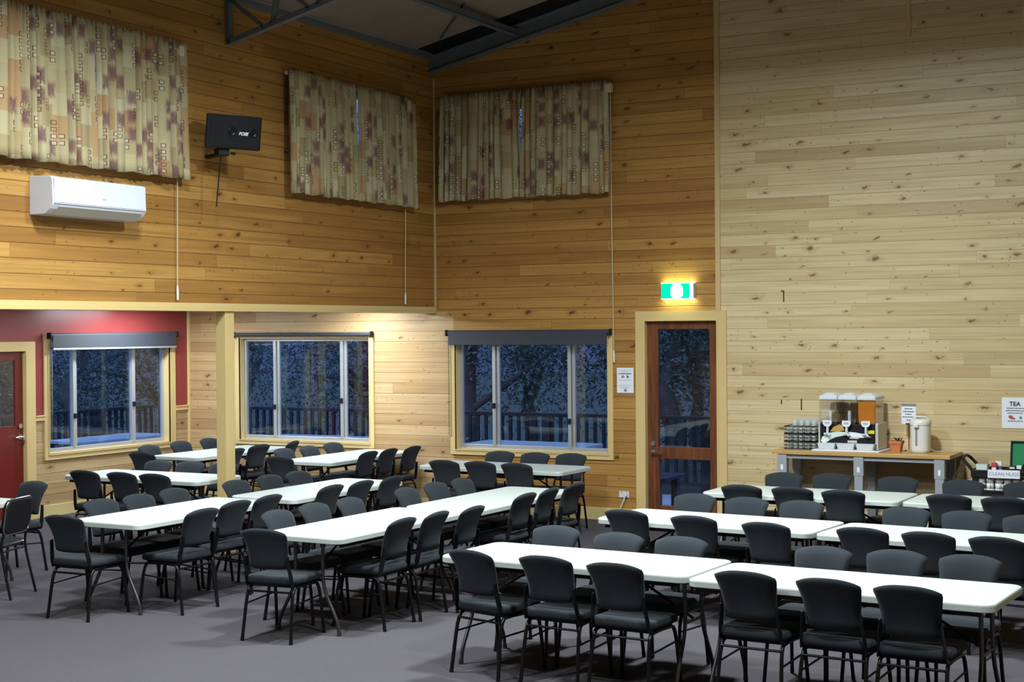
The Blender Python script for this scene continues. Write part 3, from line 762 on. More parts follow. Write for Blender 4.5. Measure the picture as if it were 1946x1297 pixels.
table(-10.95, 12.13, 1, 'white folding table standing crosswise behind the post', GA)
table(-12.31, 14.95, 90, 'white folding table under the window in the red wall', GA)
table(-10.42, 15.03, 90, 'white folding table end-on to the window behind the post', GA)
table(-8.03, 14.58, -2, 'white folding table along the back wall under the window beside the glass door', GA)
table(-11.34, 9.52, 0, 'white folding table cut off by the left edge of the photo', GA)

GD = 'white folding tables outside on the deck'
table(-9.6, 18.25, 0, 'white folding table outside on the deck beyond the window beside the glass door', GD)
table(-13.1, 18.1, 0, 'white folding table outside on the deck beyond the window behind the post', GD)
table(-16.1, 16.9, 90, 'white folding table outside on the deck beyond the window in the red wall', GD)
for o_ in list(C.objects):
    if o_.get('group') == GD: o_.location.z = -.06
# chairs: back-of-chair top points recovered from the layout; the seat centre lies .29 m ahead of it
def put(pts, facing, labels, group, jit=2.5):
    f = math.radians(facing); d = Vector((math.cos(f), math.sin(f)))
    for k, (p, l) in enumerate(zip(pts, labels)):
        a = 0
        if len(p) == 3: a = math.radians(p[2])
        else: a = math.radians(random.uniform(-jit, jit))
        fx = f+a; d = Vector((math.cos(fx), math.sin(fx)))
        chair(p[0]+d.x*.272, p[1]+d.y*.272, fx-PI/2, l, group)
def lab3(side, where, n=3, kind='charcoal chair'):
    o = ['leftmost', 'middle', 'rightmost'] if n == 3 else ['left', 'right']
    return ['%s, %s on the %s side of %s' % (kind, q, side, where) for q in o]
def labn(side, where):
    return ['charcoal chair, %s on the %s side of %s' % (q, side, where) for q in ('nearest', 'middle', 'farthest')]
N, F = 'camera', 'far'
gN, gF = 'chairs along the camera side of the right-hand rows', 'chairs along the far side of the right-hand rows'
put([(-4.89, 8.40, -13), (-4.33, 8.38, -3), (-3.82, 8.31, -3)], 90, lab3(N, "the nearest row's cream table"), gN)
put([(-3.00, 8.36, -3), (-2.49, 8.32, -4), (-2.03, 8.28, -3)], 90, lab3(N, "the nearest row's white table"), gN)
put([(-4.89, 9.66), (-4.33, 9.52), (-3.86, 9.51)], -93, lab3(F, "the nearest row's cream table"), gF)
put([(-2.86, 9.48), (-2.40, 9.53), (-1.94, 9.52)], -92, lab3(F, "the nearest row's white table"), gF)
put([(-4.85, 10.78), (-4.23, 10.65), (-3.61, 10.51)], 86, lab3(N, "the middle row's cream table"), gN)
put([(-2.90, 10.53), (-2.43, 10.50), (-1.96, 10.45)], 85, lab3(N, "the middle row's white table"), gN)
put([(-4.75, 12.02), (-4.26, 11.95), (-3.77, 11.91)], -94, lab3(F, "the middle row's cream table"), gF)
put([(-2.90, 11.83), (-2.42, 11.76), (-1.95, 11.68)], -94, lab3(F, "the middle row's white table"), gF)
put([(-4.66, 12.91), (-4.19, 12.93), (-3.71, 12.87)], 90, lab3(N, "the rear row's white table"), gN)
put([(-2.81, 12.90), (-2.35, 12.89)], 90, lab3(N, "the rear row's cream table", 2), gN)
put([(-4.65, 14.12), (-4.20, 14.22), (-3.55, 14.17)], -90, lab3(F, "the rear white table before the counter"), gF)
put([(-2.93, 14.09), (-2.39, 14.13)], -90, lab3(F, "the rear cream table before the trolley", 2), gF)
gL = 'chairs along the left-hand lines of tables'
LP, LC = 'the long line beside the post', 'the hall-centre line'
put([(-9.21, 9.55), (-9.18, 9.98), (-9.22, 10.49)], 0, labn('left', 'near table of the line beside the post'), gL)
put([(-9.17, 11.31), (-9.20, 11.86), (-9.17, 12.30)], 0, labn('left', 'far table of the line beside the post'), gL)
put([(-7.97, 9.42), (-8.08, 9.98), (-8.10, 10.45)], 180, labn('right', 'near table of the line beside the post'), gL)
put([(-8.08, 11.36), (-8.04, 11.80), (-8.02, 12.30)], 180, labn('right', 'far table of the line beside the post'), gL)
put([(-7.34, 9.56), (-7.36, 10.08), (-7.32, 10.54)], 0, labn('left', 'near table of the hall-centre line'), gL)
put([(-7.31, 11.42), (-7.31, 11.92), (-7.28, 12.36)], 0, labn('left', 'far table of the hall-centre line'), gL)
put([(-6.17, 9.60), (-6.14, 10.05), (-6.06, 10.48)], 180, labn('right', 'near table of the hall-centre line'), gL)
put([(-6.12, 11.50), (-6.12, 11.96), (-6.11, 12.46)], 180, labn('right', 'far table of the hall-centre line'), gL)
put([(-8.70, 8.62, 2)], 90, ['charcoal chair at the near end of the line beside the post'], gL)
put([(-6.76, 8.64, 5)], 90, ['charcoal chair at the near end of the hall-centre line'], gL)
gA = 'chairs at the tables beside the windows'
put([(-8.48, 14.02), (-8.04, 14.04), (-7.58, 14.02)], 89, lab3(N, 'the table along the back wall'), gA)
put([(-8.46, 15.27), (-7.99, 15.26), (-7.55, 15.30)], -91, lab3('window', 'the table along the back wall'), gA)
put([(-11.29, 11.48), (-10.80, 11.50), (-10.37, 11.51)], 91, lab3(N, 'the crosswise table behind the post'), gA)
put([(-11.37, 12.71), (-10.95, 12.75), (-10.50, 12.77)], -89, lab3(F, 'the crosswise table behind the post'), gA)
put([(-13.02, 14.36), (-13.09, 15.03), (-13.07, 15.58)], 0, labn('window', 'the table under the red-wall window'), gA)
put([(-12.36, 13.51)], 90, ['charcoal chair at the near end of the table under the red-wall window'], gA)
put([(-11.66, 14.40, 4), (-11.78, 15.02, -4), (-11.74, 15.66, 14)], 180, labn('right', 'the table under the red-wall window'), gA)
put([(-11.10, 14.60), (-11.05, 15.05), (-11.08, 15.60)], 0, labn('left', 'the table end-on to the back window'), gA)
put([(-10.47, 13.69)], 90, ['charcoal chair at the near end of the table end-on to the back window'], gA)
put([(-9.90, 14.68), (-9.90, 15.12), (-9.84, 15.55)], 180, labn('right', 'the table end-on to the back window'), gA)
put([(-10.90, 10.43, -4)], -90, ['charcoal chair with grey front, standing before the red door'], 'chairs at the left edge of the photo')

# the odd padded chair with piping
pc = empty('padded_chair', (-10.10, 9.20, 0), math.radians(198-90)); tag(pc, 'black padded chair with pale piping and rounded square back at the left edge', 'chair', 'chairs at the left edge of the photo')
def pad(name, w, h, t, T, mat='fabric'):
    m_ = MB(); m_.loft([[(x, y, z) for x, y in rrect(w-2*k, h-2*k, .07, 6)] for z, k in ((-t/2, .012), (-t/4, 0), (t/4, 0), (t/2, .014))], T=T); m_.build(name, mat, pc)
TB = Matrix.Translation((0, -.215, .695)) @ Matrix.Rotation(math.radians(98), 4, 'X')
pad('backrest', .43, .30, .045, TB, 'blackp')
m_ = MB(); ring = [TB @ Vector((x, y, .012)) for x, y in rrect(.435, .305, .07, 6)]; m_.tube(ring+[ring[0]], .0085, 7); m_.build('piping', 'chrome', pc)
TS = Matrix.Translation((0, .03, .455))
pad('seat', .44, .43, .05, TS)
m_ = MB(); ring = [TS @ Vector((x, y, .0)) for x, y in rrect(.443, .433, .07, 6)]; m_.tube(ring+[ring[0]], .008, 7); m_.build('piping', 'chrome', pc)
for s in (-1, 1):
    m_ = MB(); m_.tube(smooth_path([(s*.215, -.27, 0), (s*.20, -.17, .43), (s*.19, -.215, .62), (s*.19, -.225, .72)]), .0115, 8); m_.build('leg', 'blackm', pc)
    m_ = MB(); m_.tube(smooth_path([(s*.215, .25, 0), (s*.20, .20, .425), (s*.20, -.16, .425)]), .0115, 8); m_.build('leg', 'blackm', pc)
m_ = MB(); m_.tube([(-.20, -.18, .40), (.20, -.18, .40)], .009, 7); m_.build('cross_bar', 'blackm', pc)

# ------------------------------------------------------------------ drinks counter
CZ = .945
ct = empty('counter', (-4.27, 15.70, 0)); tag(ct, 'timber topped bench on grey steel legs holding the drinks dispenser', 'counter')
I = Matrix.Translation((4.27, -15.70, 0))
MB().box(-5.21, -3.335, 15.39, 15.995, CZ-.04, CZ, I).build('benchtop', 'bench', ct, bevel=.004)
m_ = MB(); m_.box(-5.14, -3.40, 15.42, 15.45, CZ-.085, CZ-.04, I); m_.box(-5.14, -3.40, 15.93, 15.96, CZ-.085, CZ-.04, I); m_.build('frame_rail', 'greyst', ct, bevel=.003)
for x in (-5.10, -4.275, -3.445):
    for y, w in ((15.44, .045), (15.94, .042)):
        m_ = MB(); m_.box(x-w, x+w, y-.035, y+.035, 0, CZ-.04, I); m_.box(x-w-.008, x+w+.008, y-.038, y+.038, .70, CZ-.045, I); lg = m_.build('leg', 'greyst', ct, bevel=.005)
        if y < 15.7:
            m_ = MB(); m_.box(x-.013, x+.013, y-.0395, y-.038, .74, .795, I); s_ = m_.build('sticker', 'paper', lg)
    m_ = MB(); m_.box(x-.025, x+.025, 15.475, 15.905, .12, .17, I); m_.build('side_stretcher', 'greyst', ct, bevel=.004)

# crates of glasses
cr = [0.0, .083, .166]
def crate(z, label):
    e = empty('glass_crate', (-4.965, 15.765, z)); tag(e, label, 'crate', 'wire crates of drinking glasses')
    m_ = MB(); w, d, h = .175, .15, .078
    for zz, r in ((.004, .0055), (.042, .004), (h, .0055)):
        m_.tube([(-w, -d, zz), (w, -d, zz), (w, d, zz), (-w, d, zz), (-w, -d, zz)], r, 5)
    for q in range(8):
        x = -w+2*w*q/7
        for y in (-d, d): m_.tube([(x, y, 0), (x, y, h)], .002, 4)
    for q in range(1, 6):
        y = -d+2*d*q/6
        for x in (-w, w): m_.tube([(x, y, 0), (x, y, h)], .002, 4)
        m_.tube([(-w, y, .004), (w, y, .004)], .002, 4)
    m_.build('wire_frame', 'blackm', e)
    return e
for k, z in enumerate(cr): crate(CZ+.001+z, 'black wire crate of drinking glasses on the counter, %s of its stack' % ['lowest', 'middle', 'topmost'][k])
gm = MB(); gm.lathe([(.026, 0), (.033, .07), (.031, .07), (.024, .004)], 12)
def tumbler(x, y, z, lab):
    o = gm.build('tumbler', 'tumbler') if not glasses else glasses[0].copy()
    if glasses: C.objects.link(o)
    glasses.append(o); o.location = (x, y, z); tag(o, lab, 'glass', lab)
glasses = []
lv = ['lowest', 'middle', 'topmost']
for k, z in enumerate(cr):
    for ix in range(5):
        for iy in range(4):
            tumbler(-4.965-.136+ix*.068, 15.765-.108+iy*.072, CZ+.008+z, 'clear drinking tumbler standing in the %s wire crate' % lv[k])
for ix in range(4):
    for iy in range(3): tumbler(-4.965-.105+ix*.07+.02, 15.765-.06+iy*.072, CZ+.166+.083, 'clear drinking tumbler standing loose on top of the wire crates')

# drinks dispenser
DX, DY = -4.43, 15.72
dd = empty('drinks_dispenser', (DX, DY, CZ)); tag(dd, 'three tank cold drinks dispenser with one orange tank on the counter', 'drinks dispenser')
MB().box(-.36, .36, -.27, .20, .0015, .014).build('base_mat', 'paper', dd, bevel=.004)
m_ = MB(); m_.box(-.30, .30, -.16, .19, .03, .285); m_.build('body', 'blackp', dd, bevel=.008)
m_ = MB()
m_.box(.295, .325, -.17, .19, .02, .30); m_.box(-.315, -.295, -.17, .19, .02, .30); m_.box(-.30, .30, -.17, .19, .014, .05); m_.build('side_panel', 'ssteel', dd, bevel=.006)
m_ = MB(); m_.box(-.31, .31, -.255, -.16, .014, .022); m_.box(-.31, .31, -.17, -.155, .022, .085); m_.build('drip_shelf', 'ssteel', dd, bevel=.003)
# printed wave on the front panel
yq = (-.1625, -.160)
m_ = MB(); m_.prism([(-.29, .10), (-.275, .145), (-.20, .19), (-.10, .205), (0, .20), (.02, .165), (-.06, .16), (-.13, .145), (-.19, .115), (-.235, .085), (-.26, .078)], *yq); m_.build('printed_wave', 'tub', dd)
m_ = MB(); m_.prism([(-.0, .205), (.08, .20), (.17, .185), (.25, .155), (.16, .145), (.05, .145), (.02, .165)], *yq); m_.build('printed_wave', 'paper', dd)
m_ = MB(); m_.prism([(-.19, .205), (-.15, .255), (-.09, .28), (-.05, .275), (-.03, .22), (-.10, .205)], *yq); m_.build('printed_fruit', 'ochre', dd)
m_ = MB(); m_.box(.205, .285, -.164, -.160, .19, .225); m_.build('warning_label', 'yellow', dd)
m_ = MB(); m_.box(.02, .12, -.164, -.160, .132, .15); m_.box(-.0, .10, -.164, -.160, .09, .115); m_.build('control_plate', 'ssteel', dd)
for k in range(3):
    x = -.205+k*.205
    m_ = MB(); m_.loft([[(px, py, z) for px, py in rrect(w, d, .02, 3, x, .0)] for z, w, d in ((.285, .175, .34), (.30, .19, .36), (.545, .197, .37))], smooth=False); tk = m_.build('tank', 'clear', dd)
    if k == 2:
        m_ = MB(); m_.loft([[(px, py, z) for px, py in rrect(w, d, .02, 3, x, .0)] for z, w, d in ((.29, .165, .33), (.30, .178, .348), (.525, .186, .358))], smooth=False); m_.build('drink', 'juice', tk)
    m_ = MB(); m_.tube([(x-.01, -.05, .29), (x-.01, -.05, .42)], .018, 10); m_.build('spindle', 'whitep', dd)
    m_ = MB(); m_.loft([[(px, py, z) for px, py in rrect(w, d, .02, 3, x, yy)] for z, w, d, yy in ((.545, .203, .38, 0), (.575, .200, .376, 0), (.583, .185, .35, 0), (.605, .11, .20, -.03), (.612, .09, .18, -.03))], smooth=False); m_.build('lid', 'whitep', dd, bevel=.003)
    m_ = MB(); m_.prism([(x-.045, .325), (x-.047, .29), (x-.03, .265), (x, .258), (x+.03, .265), (x+.047, .29), (x+.045, .325)], -.215, -.203); m_.build('tap_badge', 'paper', dd)
    lines_ = MB(); lines_.box(x-.028, x+.028, -.2158, -.215, .298, .306); lines_.box(x-.024, x+.024, -.2158, -.215, .285, .291); lines_.build('text_line', 'inkg', dd)
    m_ = MB(); m_.tube([(x, -.15, .255), (x, -.20, .25), (x, -.205, .20)], .014, 8); m_.tube([(x, -.205, .27), (x, -.212, .19), (x+.03, -.22, .165)], .011, 8); m_.tube([(x-.04, -.19, .178), (x+.02, -.20, .185)], .012, 8); m_.build('tap', 'whitep', dd)
    m_ = MB(); m_.loft([[(px, py, z) for px, py in rrect(w, .085, .012, 3, x, -.213)] for z, w in ((.023, .165), (.085, .198))], smooth=False); m_.build('drip_cup', 'whitep', dd, bevel=.002)

# small terracotta pot
tp = empty('plant_pot', (-3.945, 15.68, CZ)); tag(tp, 'small square terracotta pot with dark plant on the counter', 'plant pot')
m_ = MB(); m_.loft([[(x, y, z) for x, y in rrect(w, w, .006, 2)] for z, w in ((0, .092), (.085, .118), (.085, .132), (.118, .136), (.118, .118), (.10, .112))], smooth=False); m_.build('pot', 'terra', tp, bevel=.002)
MB().box(-.055, .055, -.055, .055, .09, .104).build('soil', 'soil', tp)
m_ = MB(); rp_ = random.Random(3)
for k in range(26):
    a = rp_.uniform(0, 6.28); l = rp_.uniform(.03, .075); x, y = rp_.uniform(-.045, .045), rp_.uniform(-.045, .045); dx, dy = math.cos(a)*l*.5, math.sin(a)*l*.5
    m_.add([(x-.006*math.sin(a), y+.006*math.cos(a), .10), (x+.006*math.sin(a), y-.006*math.cos(a), .10), (x+dx+.006*math.sin(a), y+dy-.006*math.cos(a), .10+l*.6), (x+dx*1.5, y+dy*1.5, .10+l*.75), (x+dx-.006*math.sin(a), y+dy+.006*math.cos(a), .10+l*.6)], [(0, 1, 2, 3, 4)])
m_.build('leaves', 'leaf', tp)
# sign on a stand
ss = empty('counter_sign', (-3.855, 15.84, CZ)); tag(ss, 'white notice on a thin wooden stand behind the hot water urn', 'sign')
m_ = MB(); m_.lathe([(.045, 0), (.045, .008), (.01, .016)], 14); m_.build('base', 'bench', ss)
m_ = MB(); m_.tube([(0, 0, .01), (0, 0, .30)], .006, 7); m_.box(-.03, .03, -.008, .008, .275, .295); m_.build('stick', 'brown', ss)
MB().box(-.075, .075, -.006, -.001, .285, .495).build('card', 'paper', ss)
m_ = MB(); m_.box(-.077, .077, -.008, -.006, .47, .50); m_.build('clip', 'clear', ss)
lines(ss, [(.445, -.042, .042), (.415, -.058, .058), (.387, -.035, .03), (.358, -.062, .06), (.325, -.022, .018)], 'ink', y=-.0062, h=.010)
# urn
ur = empty('hot_water_urn', (-3.70, 15.70, CZ)); tag(ur, 'ivory electric hot water urn at right end of the counter', 'urn')
m_ = MB(); m_.lathe([(.085, 0), (.094, .006), (.098, .03), (.102, .26), (.100, .285)], 28, sq=2.6); m_.build('body', 'offwhite', ur)
m_ = MB(); m_.lathe([(.104, .285), (.108, .30), (.106, .325), (.095, .345), (.05, .352), (0, .353)], 28, sq=2.6); m_.build('lid', 'offwhite', ur)
m_ = MB(); m_.tube([(-.095, 0, .335), (-.06, -.02, .372), (.06, -.02, .372), (.095, 0, .335)], .008, 8); m_.build('handle', 'offwhite', ur)
m_ = MB(); m_.box(-.03, -.012, -.109, -.099, .08, .25); m_.build('water_gauge', 'inkg', ur, bevel=.002)
m_ = MB(); m_.box(-.045, .005, -.135, -.09, .265, .30); m_.build('spout', 'offwhite', ur, bevel=.006)
m_ = MB(); m_.tube([(.10, .0, .04), (.13, .02, .02), (.14, .06, .012), (.20, .12, .008)], .004, 6); m_.build('cable', 'offwhite', ur)

# ------------------------------------------------------------------ mug trolley
TX0, TX1, TYF, TYB = -3.13, -2.28, 15.42, 15.88
tl = empty('trolley', (-2.70, 15.65, 0)); tag(tl, 'black plastic service trolley with a clean mugs sign beside the counter', 'trolley')
I = Matrix.Translation((2.70, -15.65, 0))
for z, nm in ((.80, 'top_tray'), (.60, 'middle_tray'), (.18, 'lower_tray')):
    m_ = MB(); m_.box(TX0, TX1, TYF, TYB, z-.06, z-.035, I)
    for b in ((TX0, TX1, TYF, TYF+.02), (TX0, TX1, TYB-.02, TYB), (TX0, TX0+.02, TYF+.02, TYB-.02), (TX1-.02, TX1, TYF+.02, TYB-.02)): m_.box(*b, z-.06, z+.012, I)
    m_.build(nm, 'blackp', tl, bevel=.008)
for x in (TX0+.03, TX1-.03):
    for y in (TYF+.03, TYB-.03):
        m_ = MB(); m_.box(x-.025, x+.025, y-.02, y+.02, .08, .745, I); m_.build('post', 'blackp', tl, bevel=.006)
        m_ = MB(); m_.tube([(x-.012+2.70, y-15.65, .042), (x+.012+2.70, y-15.65, .042)], .042, 14); m_.box(x-.02, x+.02, y-.012, y+.012, .05, .09, I); m_.build('castor', 'blackm', tl)
m_ = MB(); m_.tube(smooth_path([(TX0+2.70+.02, TYF-15.65+.03, .78), (TX0+2.70-.10, TYF-15.65+.03, .93), (TX0+2.70-.12, TYB-15.65-.03, .93), (TX0+2.70+.02, TYB-15.65-.03, .78)]), .016, 9); m_.build('push_handle', 'blackp', tl)
sg = empty('trolley_sign', (-2.815, TYF-.004, .782)); tag(sg, 'white CLEAN MUGS sign on the front edge of the black trolley', 'sign')
MB().box(-.155, .155, -.004, 0, -.045, .038).build('card', 'paper', sg, bevel=.001)
text_mesh('lettering', 'CLEAN', .047, 'inkg', sg, FACE_Y @ Matrix.Translation((-.066, -.004, .0046)))
text_mesh('lettering', 'MUGS', .047, 'inkg', sg, FACE_Y @ Matrix.Translation((.082, -.004, .0046)))
tb_ = empty('tub', (-3.035, 15.50, .768)); tag(tb_, 'small mint white square tub with clear lid on the trolley', 'tub')
m_ = MB(); m_.loft([[(x, y, z) for x, y in rrect(w, w, .012, 3)] for z, w in ((0, .105), (.10, .118))], smooth=False); m_.build('tub_body', 'tub', tb_)
m_ = MB(); m_.loft([[(x, y, z) for x, y in rrect(w, w, .012, 3)] for z, w in ((.10, .112), (.145, .124), (.155, .124), (.158, .11))], smooth=False); m_.build('lid', 'clear', tb_)
for (x, y, w, d, h, mt, l) in ((-2.925, 15.52, .05, .05, .115, 'redbox', 'red printed packet standing on the trolley beside the mint tub'), (-2.893, 15.58, .06, .03, .125, 'paper', 'white carton standing behind the red packet on the trolley'), (-2.862, 15.50, .03, .03, .085, 'blue', 'small blue and white packet on the trolley right of the red one')):
    e = empty('packet', (x, y, .766)); tag(e, l, 'packet', 'packets on the trolley'); MB().box(-w/2, w/2, -d/2, d/2, 0, h).build('box', mt, e, bevel=.002); MB().box(-w*.4, w*.4, -d/2-.001, -d/2, h*.15, h*.6).build('printed_panel', 'paper' if mt != 'paper' else 'redbox', e)
gb = empty('tea_box', (-2.60, 15.70, .766)); tag(gb, 'open black case with green felt lid on the trolley at the right edge', 'case')
m_ = MB(); m_.box(-.22, .20, -.14, .10, 0, .012); 
for b in ((-.22, .20, -.14, -.128), (-.22, .20, .088, .10), (-.22, -.208, -.128, .088), (.188, .20, -.128, .088)): m_.box(*b, .012, .055)
m_.build('case_base', 'blackp', gb)
LT_ = Matrix.Translation((0, .10, .05)) @ Matrix.Rotation(math.radians(-14), 4, 'X')
m_ = MB()
for b in ((-.22, .20, 0, .012), (-.22, .20, .255, .267), (-.22, -.208, .012, .255), (.188, .20, .012, .255)): m_.box(b[0], b[1], -.035, 0, b[2], b[3], LT_)
m_.box(-.22, .20, 0, .010, 0, .267, LT_); ld = m_.build('case_lid', 'blackp', gb)
MB().box(-.208, .188, -.006, -.001, .012, .255, LT_).build('felt_lining', 'green', ld)
rs_ = random.Random(5)
for k in range(6):
    x = -.17+k*.065; m_ = MB(); m_.box(x-.024, x+.024, -.10+.02*(k % 2), -.05, .0135, .065+.02*(k % 3)); o = m_.build('sachet', 'paper' if k != 2 else 'blackp', None, bevel=.003); o.location = gb.location
    tag(o, 'paper sachets and teabag packets in the open case on the trolley' if k != 2 else 'dark sachet bundle in the open case on the trolley', 'sachet', 'sachets in the case')
# mugs on the trolley
mgm = MB(); mgm.lathe([(.024, 0), (.032, .004), (.038, .055), (.035, .055), (.029, .008), (0, .008)], 16); mgm.tube([(.035, 0, .047), (.056, 0, .042), (.054, 0, .022), (.031, 0, .014)], .005, 6)
mugs = []
for lvl in range(3):
    for ix in range(9):
        for iy in range(2):
            o = mgm.build('mug', 'mug') if not mugs else mugs[0].copy()
            if mugs: C.objects.link(o)
            mugs.append(o); o.location = (TX0+.085+ix*.084, TYF+.075+iy*.10, .5655+lvl*.0565); o.rotation_euler = (0, 0, rs_.uniform(0, 6.28))
            tag(o, 'white china mug in the %s layer on the trolley under the clean mugs sign' % ('lowest', 'middle', 'top')[lvl], 'mug', 'white mugs on the trolley, %s layer' % ('lowest', 'middle', 'top')[lvl])

# ------------------------------------------------------------------ verandah and bush outside
DZ = -.06
struct(MB().box(-17.4, 6, BY+.17, 19.3, DZ-.1, DZ).build('floor_deck', 'deck'))
struct(MB().box(-17.4, AX-.17, 2, BY+.17, DZ-.1, DZ).build('floor_deck_side', 'deck'))
struct(MB().box(-60, 60, 19.3, 90, -.9, -.7).build('ground_back', 'grass'))
struct(MB().box(-90, -17.4, -40, 19.3, -.9, -.7).build('ground_side', 'grass'))
def railing(axis, plane, u0, u1, label):
    T = frame_of(axis, plane); m_ = MB(); m_.box(u0, u1, -.05, .05, 1.0, 1.05, T); r = m_.build('deck_railing', 'rail', bevel=.004); tag(r, label, 'railing')
    MB().box(u0, u1, -.03, .03, .10, .15, T).build('bottom_rail', 'rail', r)
    n = min(96, int((u1-u0)/.135))
    b0 = MB(); b0.box(-.021, .021, -.02, .02, .15, 1.0); first = None
    for k in range(n):
        u = u0+(k+.5)*(u1-u0)/n
        o = b0.build('baluster', 'rail', r) if first is None else first.copy()
        if first is not None: C.objects.link(o); o.parent = r
        first = first or o; o.location = T @ Vector((u, 0, 0))
    k = 0
    while u0+k*2.4 <= u1:
        MB().box(u0+k*2.4-.05, u0+k*2.4+.05, -.05, .05, DZ, 1.0, T).build('post', 'rail', r); k += 1
railing('x', 19.1, -17.0, -4.5, 'dark timber deck railing beyond the back windows and glass door')
railing('y', -17.1, 10.5, 19.0, 'dark timber deck railing beyond the window in the red wall')
bn = empty('deck_table', (-7.42, 17.3, DZ)); tag(bn, 'dark outdoor table on the deck seen through the bottom of the glass door', 'table')
MB().box(-.55, .33, -.35, .35, .44, .48).build('tabletop', 'rail', bn, bevel=.004)
for x in (-.48, .20):
    for y in (-.28, .28): MB().box(x-.04, x+.04, y-.04, y+.04, 0, .44).build('leg', 'rail', bn)

rt = random.Random(11)
def tree_mesh(seed, h, spread, n):
    r = random.Random(seed); tm = MB(); pts = [Vector((0, 0, -.8))]
    for k in range(1, 8): pts.append(Vector((r.uniform(-.2, .2)*k*.6, r.uniform(-.2, .2)*k*.5, -.8+h*.8*k/7)))
    tm.tube(pts, [.20-.02*k for k in range(8)], 8); cl = []
    for b in range(9):
        p = pts[r.randint(2, 7)]; a = r.uniform(0, 6.28); l = r.uniform(.6, 1)*spread
        q = p+Vector((math.cos(a)*l*.5, math.sin(a)*l*.5, l*.35)); e = p+Vector((math.cos(a)*l, math.sin(a)*l, l*r.uniform(.3, .8)))
        tm.tube([p, q, e], [.07, .045, .02], 6); cl += [q, e, (q+e)/2, e+Vector((r.uniform(-.5, .5), r.uniform(-.5, .5), r.uniform(-.9, .3)))]
    fm = MB()
    for k in range(n):
        c = cl[r.randint(0, len(cl)-1)]; p = c+Vector((r.gauss(0, .55), r.gauss(0, .55), r.gauss(0, .55)))
        a = Vector((r.uniform(-1, 1), r.uniform(-1, 1), r.uniform(-1, .2))).normalized(); b = a.cross(Vector((r.uniform(-1, 1), r.uniform(-1, 1), r.uniform(-1, 1)))).normalized()
        l, w = r.uniform(.06, .13), r.uniform(.012, .024)
        fm.add([p, p+a*l*.5+b*w, p+a*l, p+a*l*.5-b*w], [(0, 1, 2, 3)])
    return tm, fm
protos = []
for k in range(3):
    tm, fm = tree_mesh(20+k, 6+k, 2.2+.3*k, 13000); e = empty('tree'); tm.build('trunk', 'bark', e); fm.build('foliage', 'gum', e); protos.append(e)
spots = [(-15.6, 24.5), (-13.2, 22.6), (-11.2, 25.2), (-9.6, 23.4), (-7.9, 25.0), (-6.6, 23.2), (-5.3, 26.5), (-14.8, 28), (-10.4, 29), (-7.2, 30.5), (-12.2, 31),
         (-21.2, 17.4), (-20.5, 20.6), (-23.5, 19.2), (-24.5, 22.8), (-21.5, 24.6), (-27.5, 25.5), (-18.6, 23.2), (-28.5, 20.5), (-25, 29), (-19.5, 29)]
for k, (x, y) in enumerate(spots):
    o = protos[k] if k < 3 else copy_tree(protos[k % 3])
    o.location = (x, y, 0); o.rotation_euler = (0, 0, rt.uniform(0, 6.28)); s_ = rt.uniform(.85, 1.2); o.scale = (s_, s_, s_)
    tag(o, 'dark gum tree in the bush outside, seen through the %s' % ('back windows and glass door' if y > 22 and x > -16 else 'window in the red wall'), 'tree', 'gum trees outside the %s' % ('back windows' if y > 22 and x > -16 else 'red-wall window'))

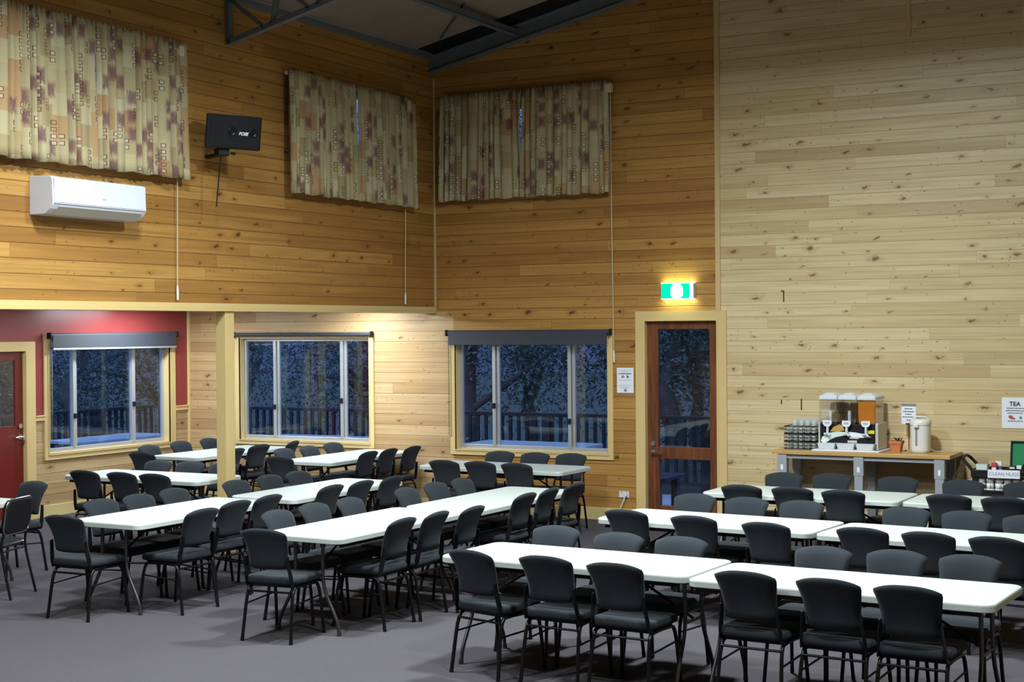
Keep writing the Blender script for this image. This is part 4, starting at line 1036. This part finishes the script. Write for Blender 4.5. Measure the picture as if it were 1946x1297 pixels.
# ------------------------------------------------------------------ light
def area(name, loc, size, power, col, spread=180, sy=None, rot=(0, 0, 0)):
    l = bpy.data.lights.new(name, 'AREA'); l.energy = power; l.color = col; l.size = size; l.spread = math.radians(spread)
    if sy: l.shape = 'RECTANGLE'; l.size_y = sy
    o = bpy.data.objects.new(name, l); C.objects.link(o); o.location = loc; o.rotation_euler = rot; return o
HC = (.88, .98, 1.0)
for i, (x, y, z, p) in enumerate(((-6.8, 8.3, 5.6, 370), (-4.2, 10.3, 5.85, 570), (-6.6, 4.6, 5.6, 300), (-1.6, 6.4, 5.85, 300))):
    area('hall_lamp', (x, y, z), .55, p, HC, 158 if z < 5.7 else 168)
AC_ = (.84, .94, 1.0)
for i, (x, y, p) in enumerate(((-13.15, 14.5, 75), (-10.7, 15.1, 75), (-12.8, 11.4, 60), (-10.9, 12.6, 45))):
    area('alcove_lamp', (x, y, 2.58), .25, p, AC_, 180, 1.1)
W = bpy.data.worlds.new('dusk'); S.world = W; W.use_nodes = True
nt_ = W.node_tree; nt_.nodes.clear(); wo = nt_.nodes.new('ShaderNodeOutputWorld'); bg = nt_.nodes.new('ShaderNodeBackground')
tc = nt_.nodes.new('ShaderNodeTexCoord'); sx = nt_.nodes.new('ShaderNodeSeparateXYZ'); rm = nt_.nodes.new('ShaderNodeValToRGB')
nt_.links.new(tc.outputs['Generated'], sx.inputs[0]); nt_.links.new(sx.outputs[2], rm.inputs[0]); nt_.links.new(rm.outputs[0], bg.inputs[0]); nt_.links.new(bg.outputs[0], wo.inputs[0])
rm.color_ramp.elements[0].color = (.05, .07, .17, 1); rm.color_ramp.elements[1].color = (.55, .85, 1.9, 1); bg.inputs[1].default_value = 1.7; e_ = rm.color_ramp.elements.new(.12); e_.color = (.12, .18, .42, 1)

# ------------------------------------------------------------------ camera
F_, YAW, PIT, ROL, HH = 2844.97, -.4976, -.0086, -.0079, 2.2723
cd = bpy.data.cameras.new('camera'); cam = bpy.data.objects.new('camera', cd); C.objects.link(cam); S.camera = cam
cd.sensor_fit = 'HORIZONTAL'; cd.sensor_width = 36; cd.lens = F_/1946*36; cd.clip_end = 300
fw = Vector((math.sin(YAW)*math.cos(PIT), math.cos(YAW)*math.cos(PIT), math.sin(PIT)))
r0 = Vector((math.cos(YAW), -math.sin(YAW), 0)); u0 = r0.cross(fw)
c_, s_ = math.cos(ROL), math.sin(ROL); rr = c_*r0+s_*u0; uu = -s_*r0+c_*u0
mm = Matrix.Identity(4)
for i in range(3): mm[i][0] = rr[i]; mm[i][1] = uu[i]; mm[i][2] = -fw[i]; mm[i][3] = (0, 0, HH)[i]
cam.matrix_world = mm
S.view_settings.view_transform = 'Standard'; S.view_settings.look = 'None'; S.view_settings.gamma = 1; S.view_settings.use_curve_mapping = False
S.view_settings.exposure = -.06
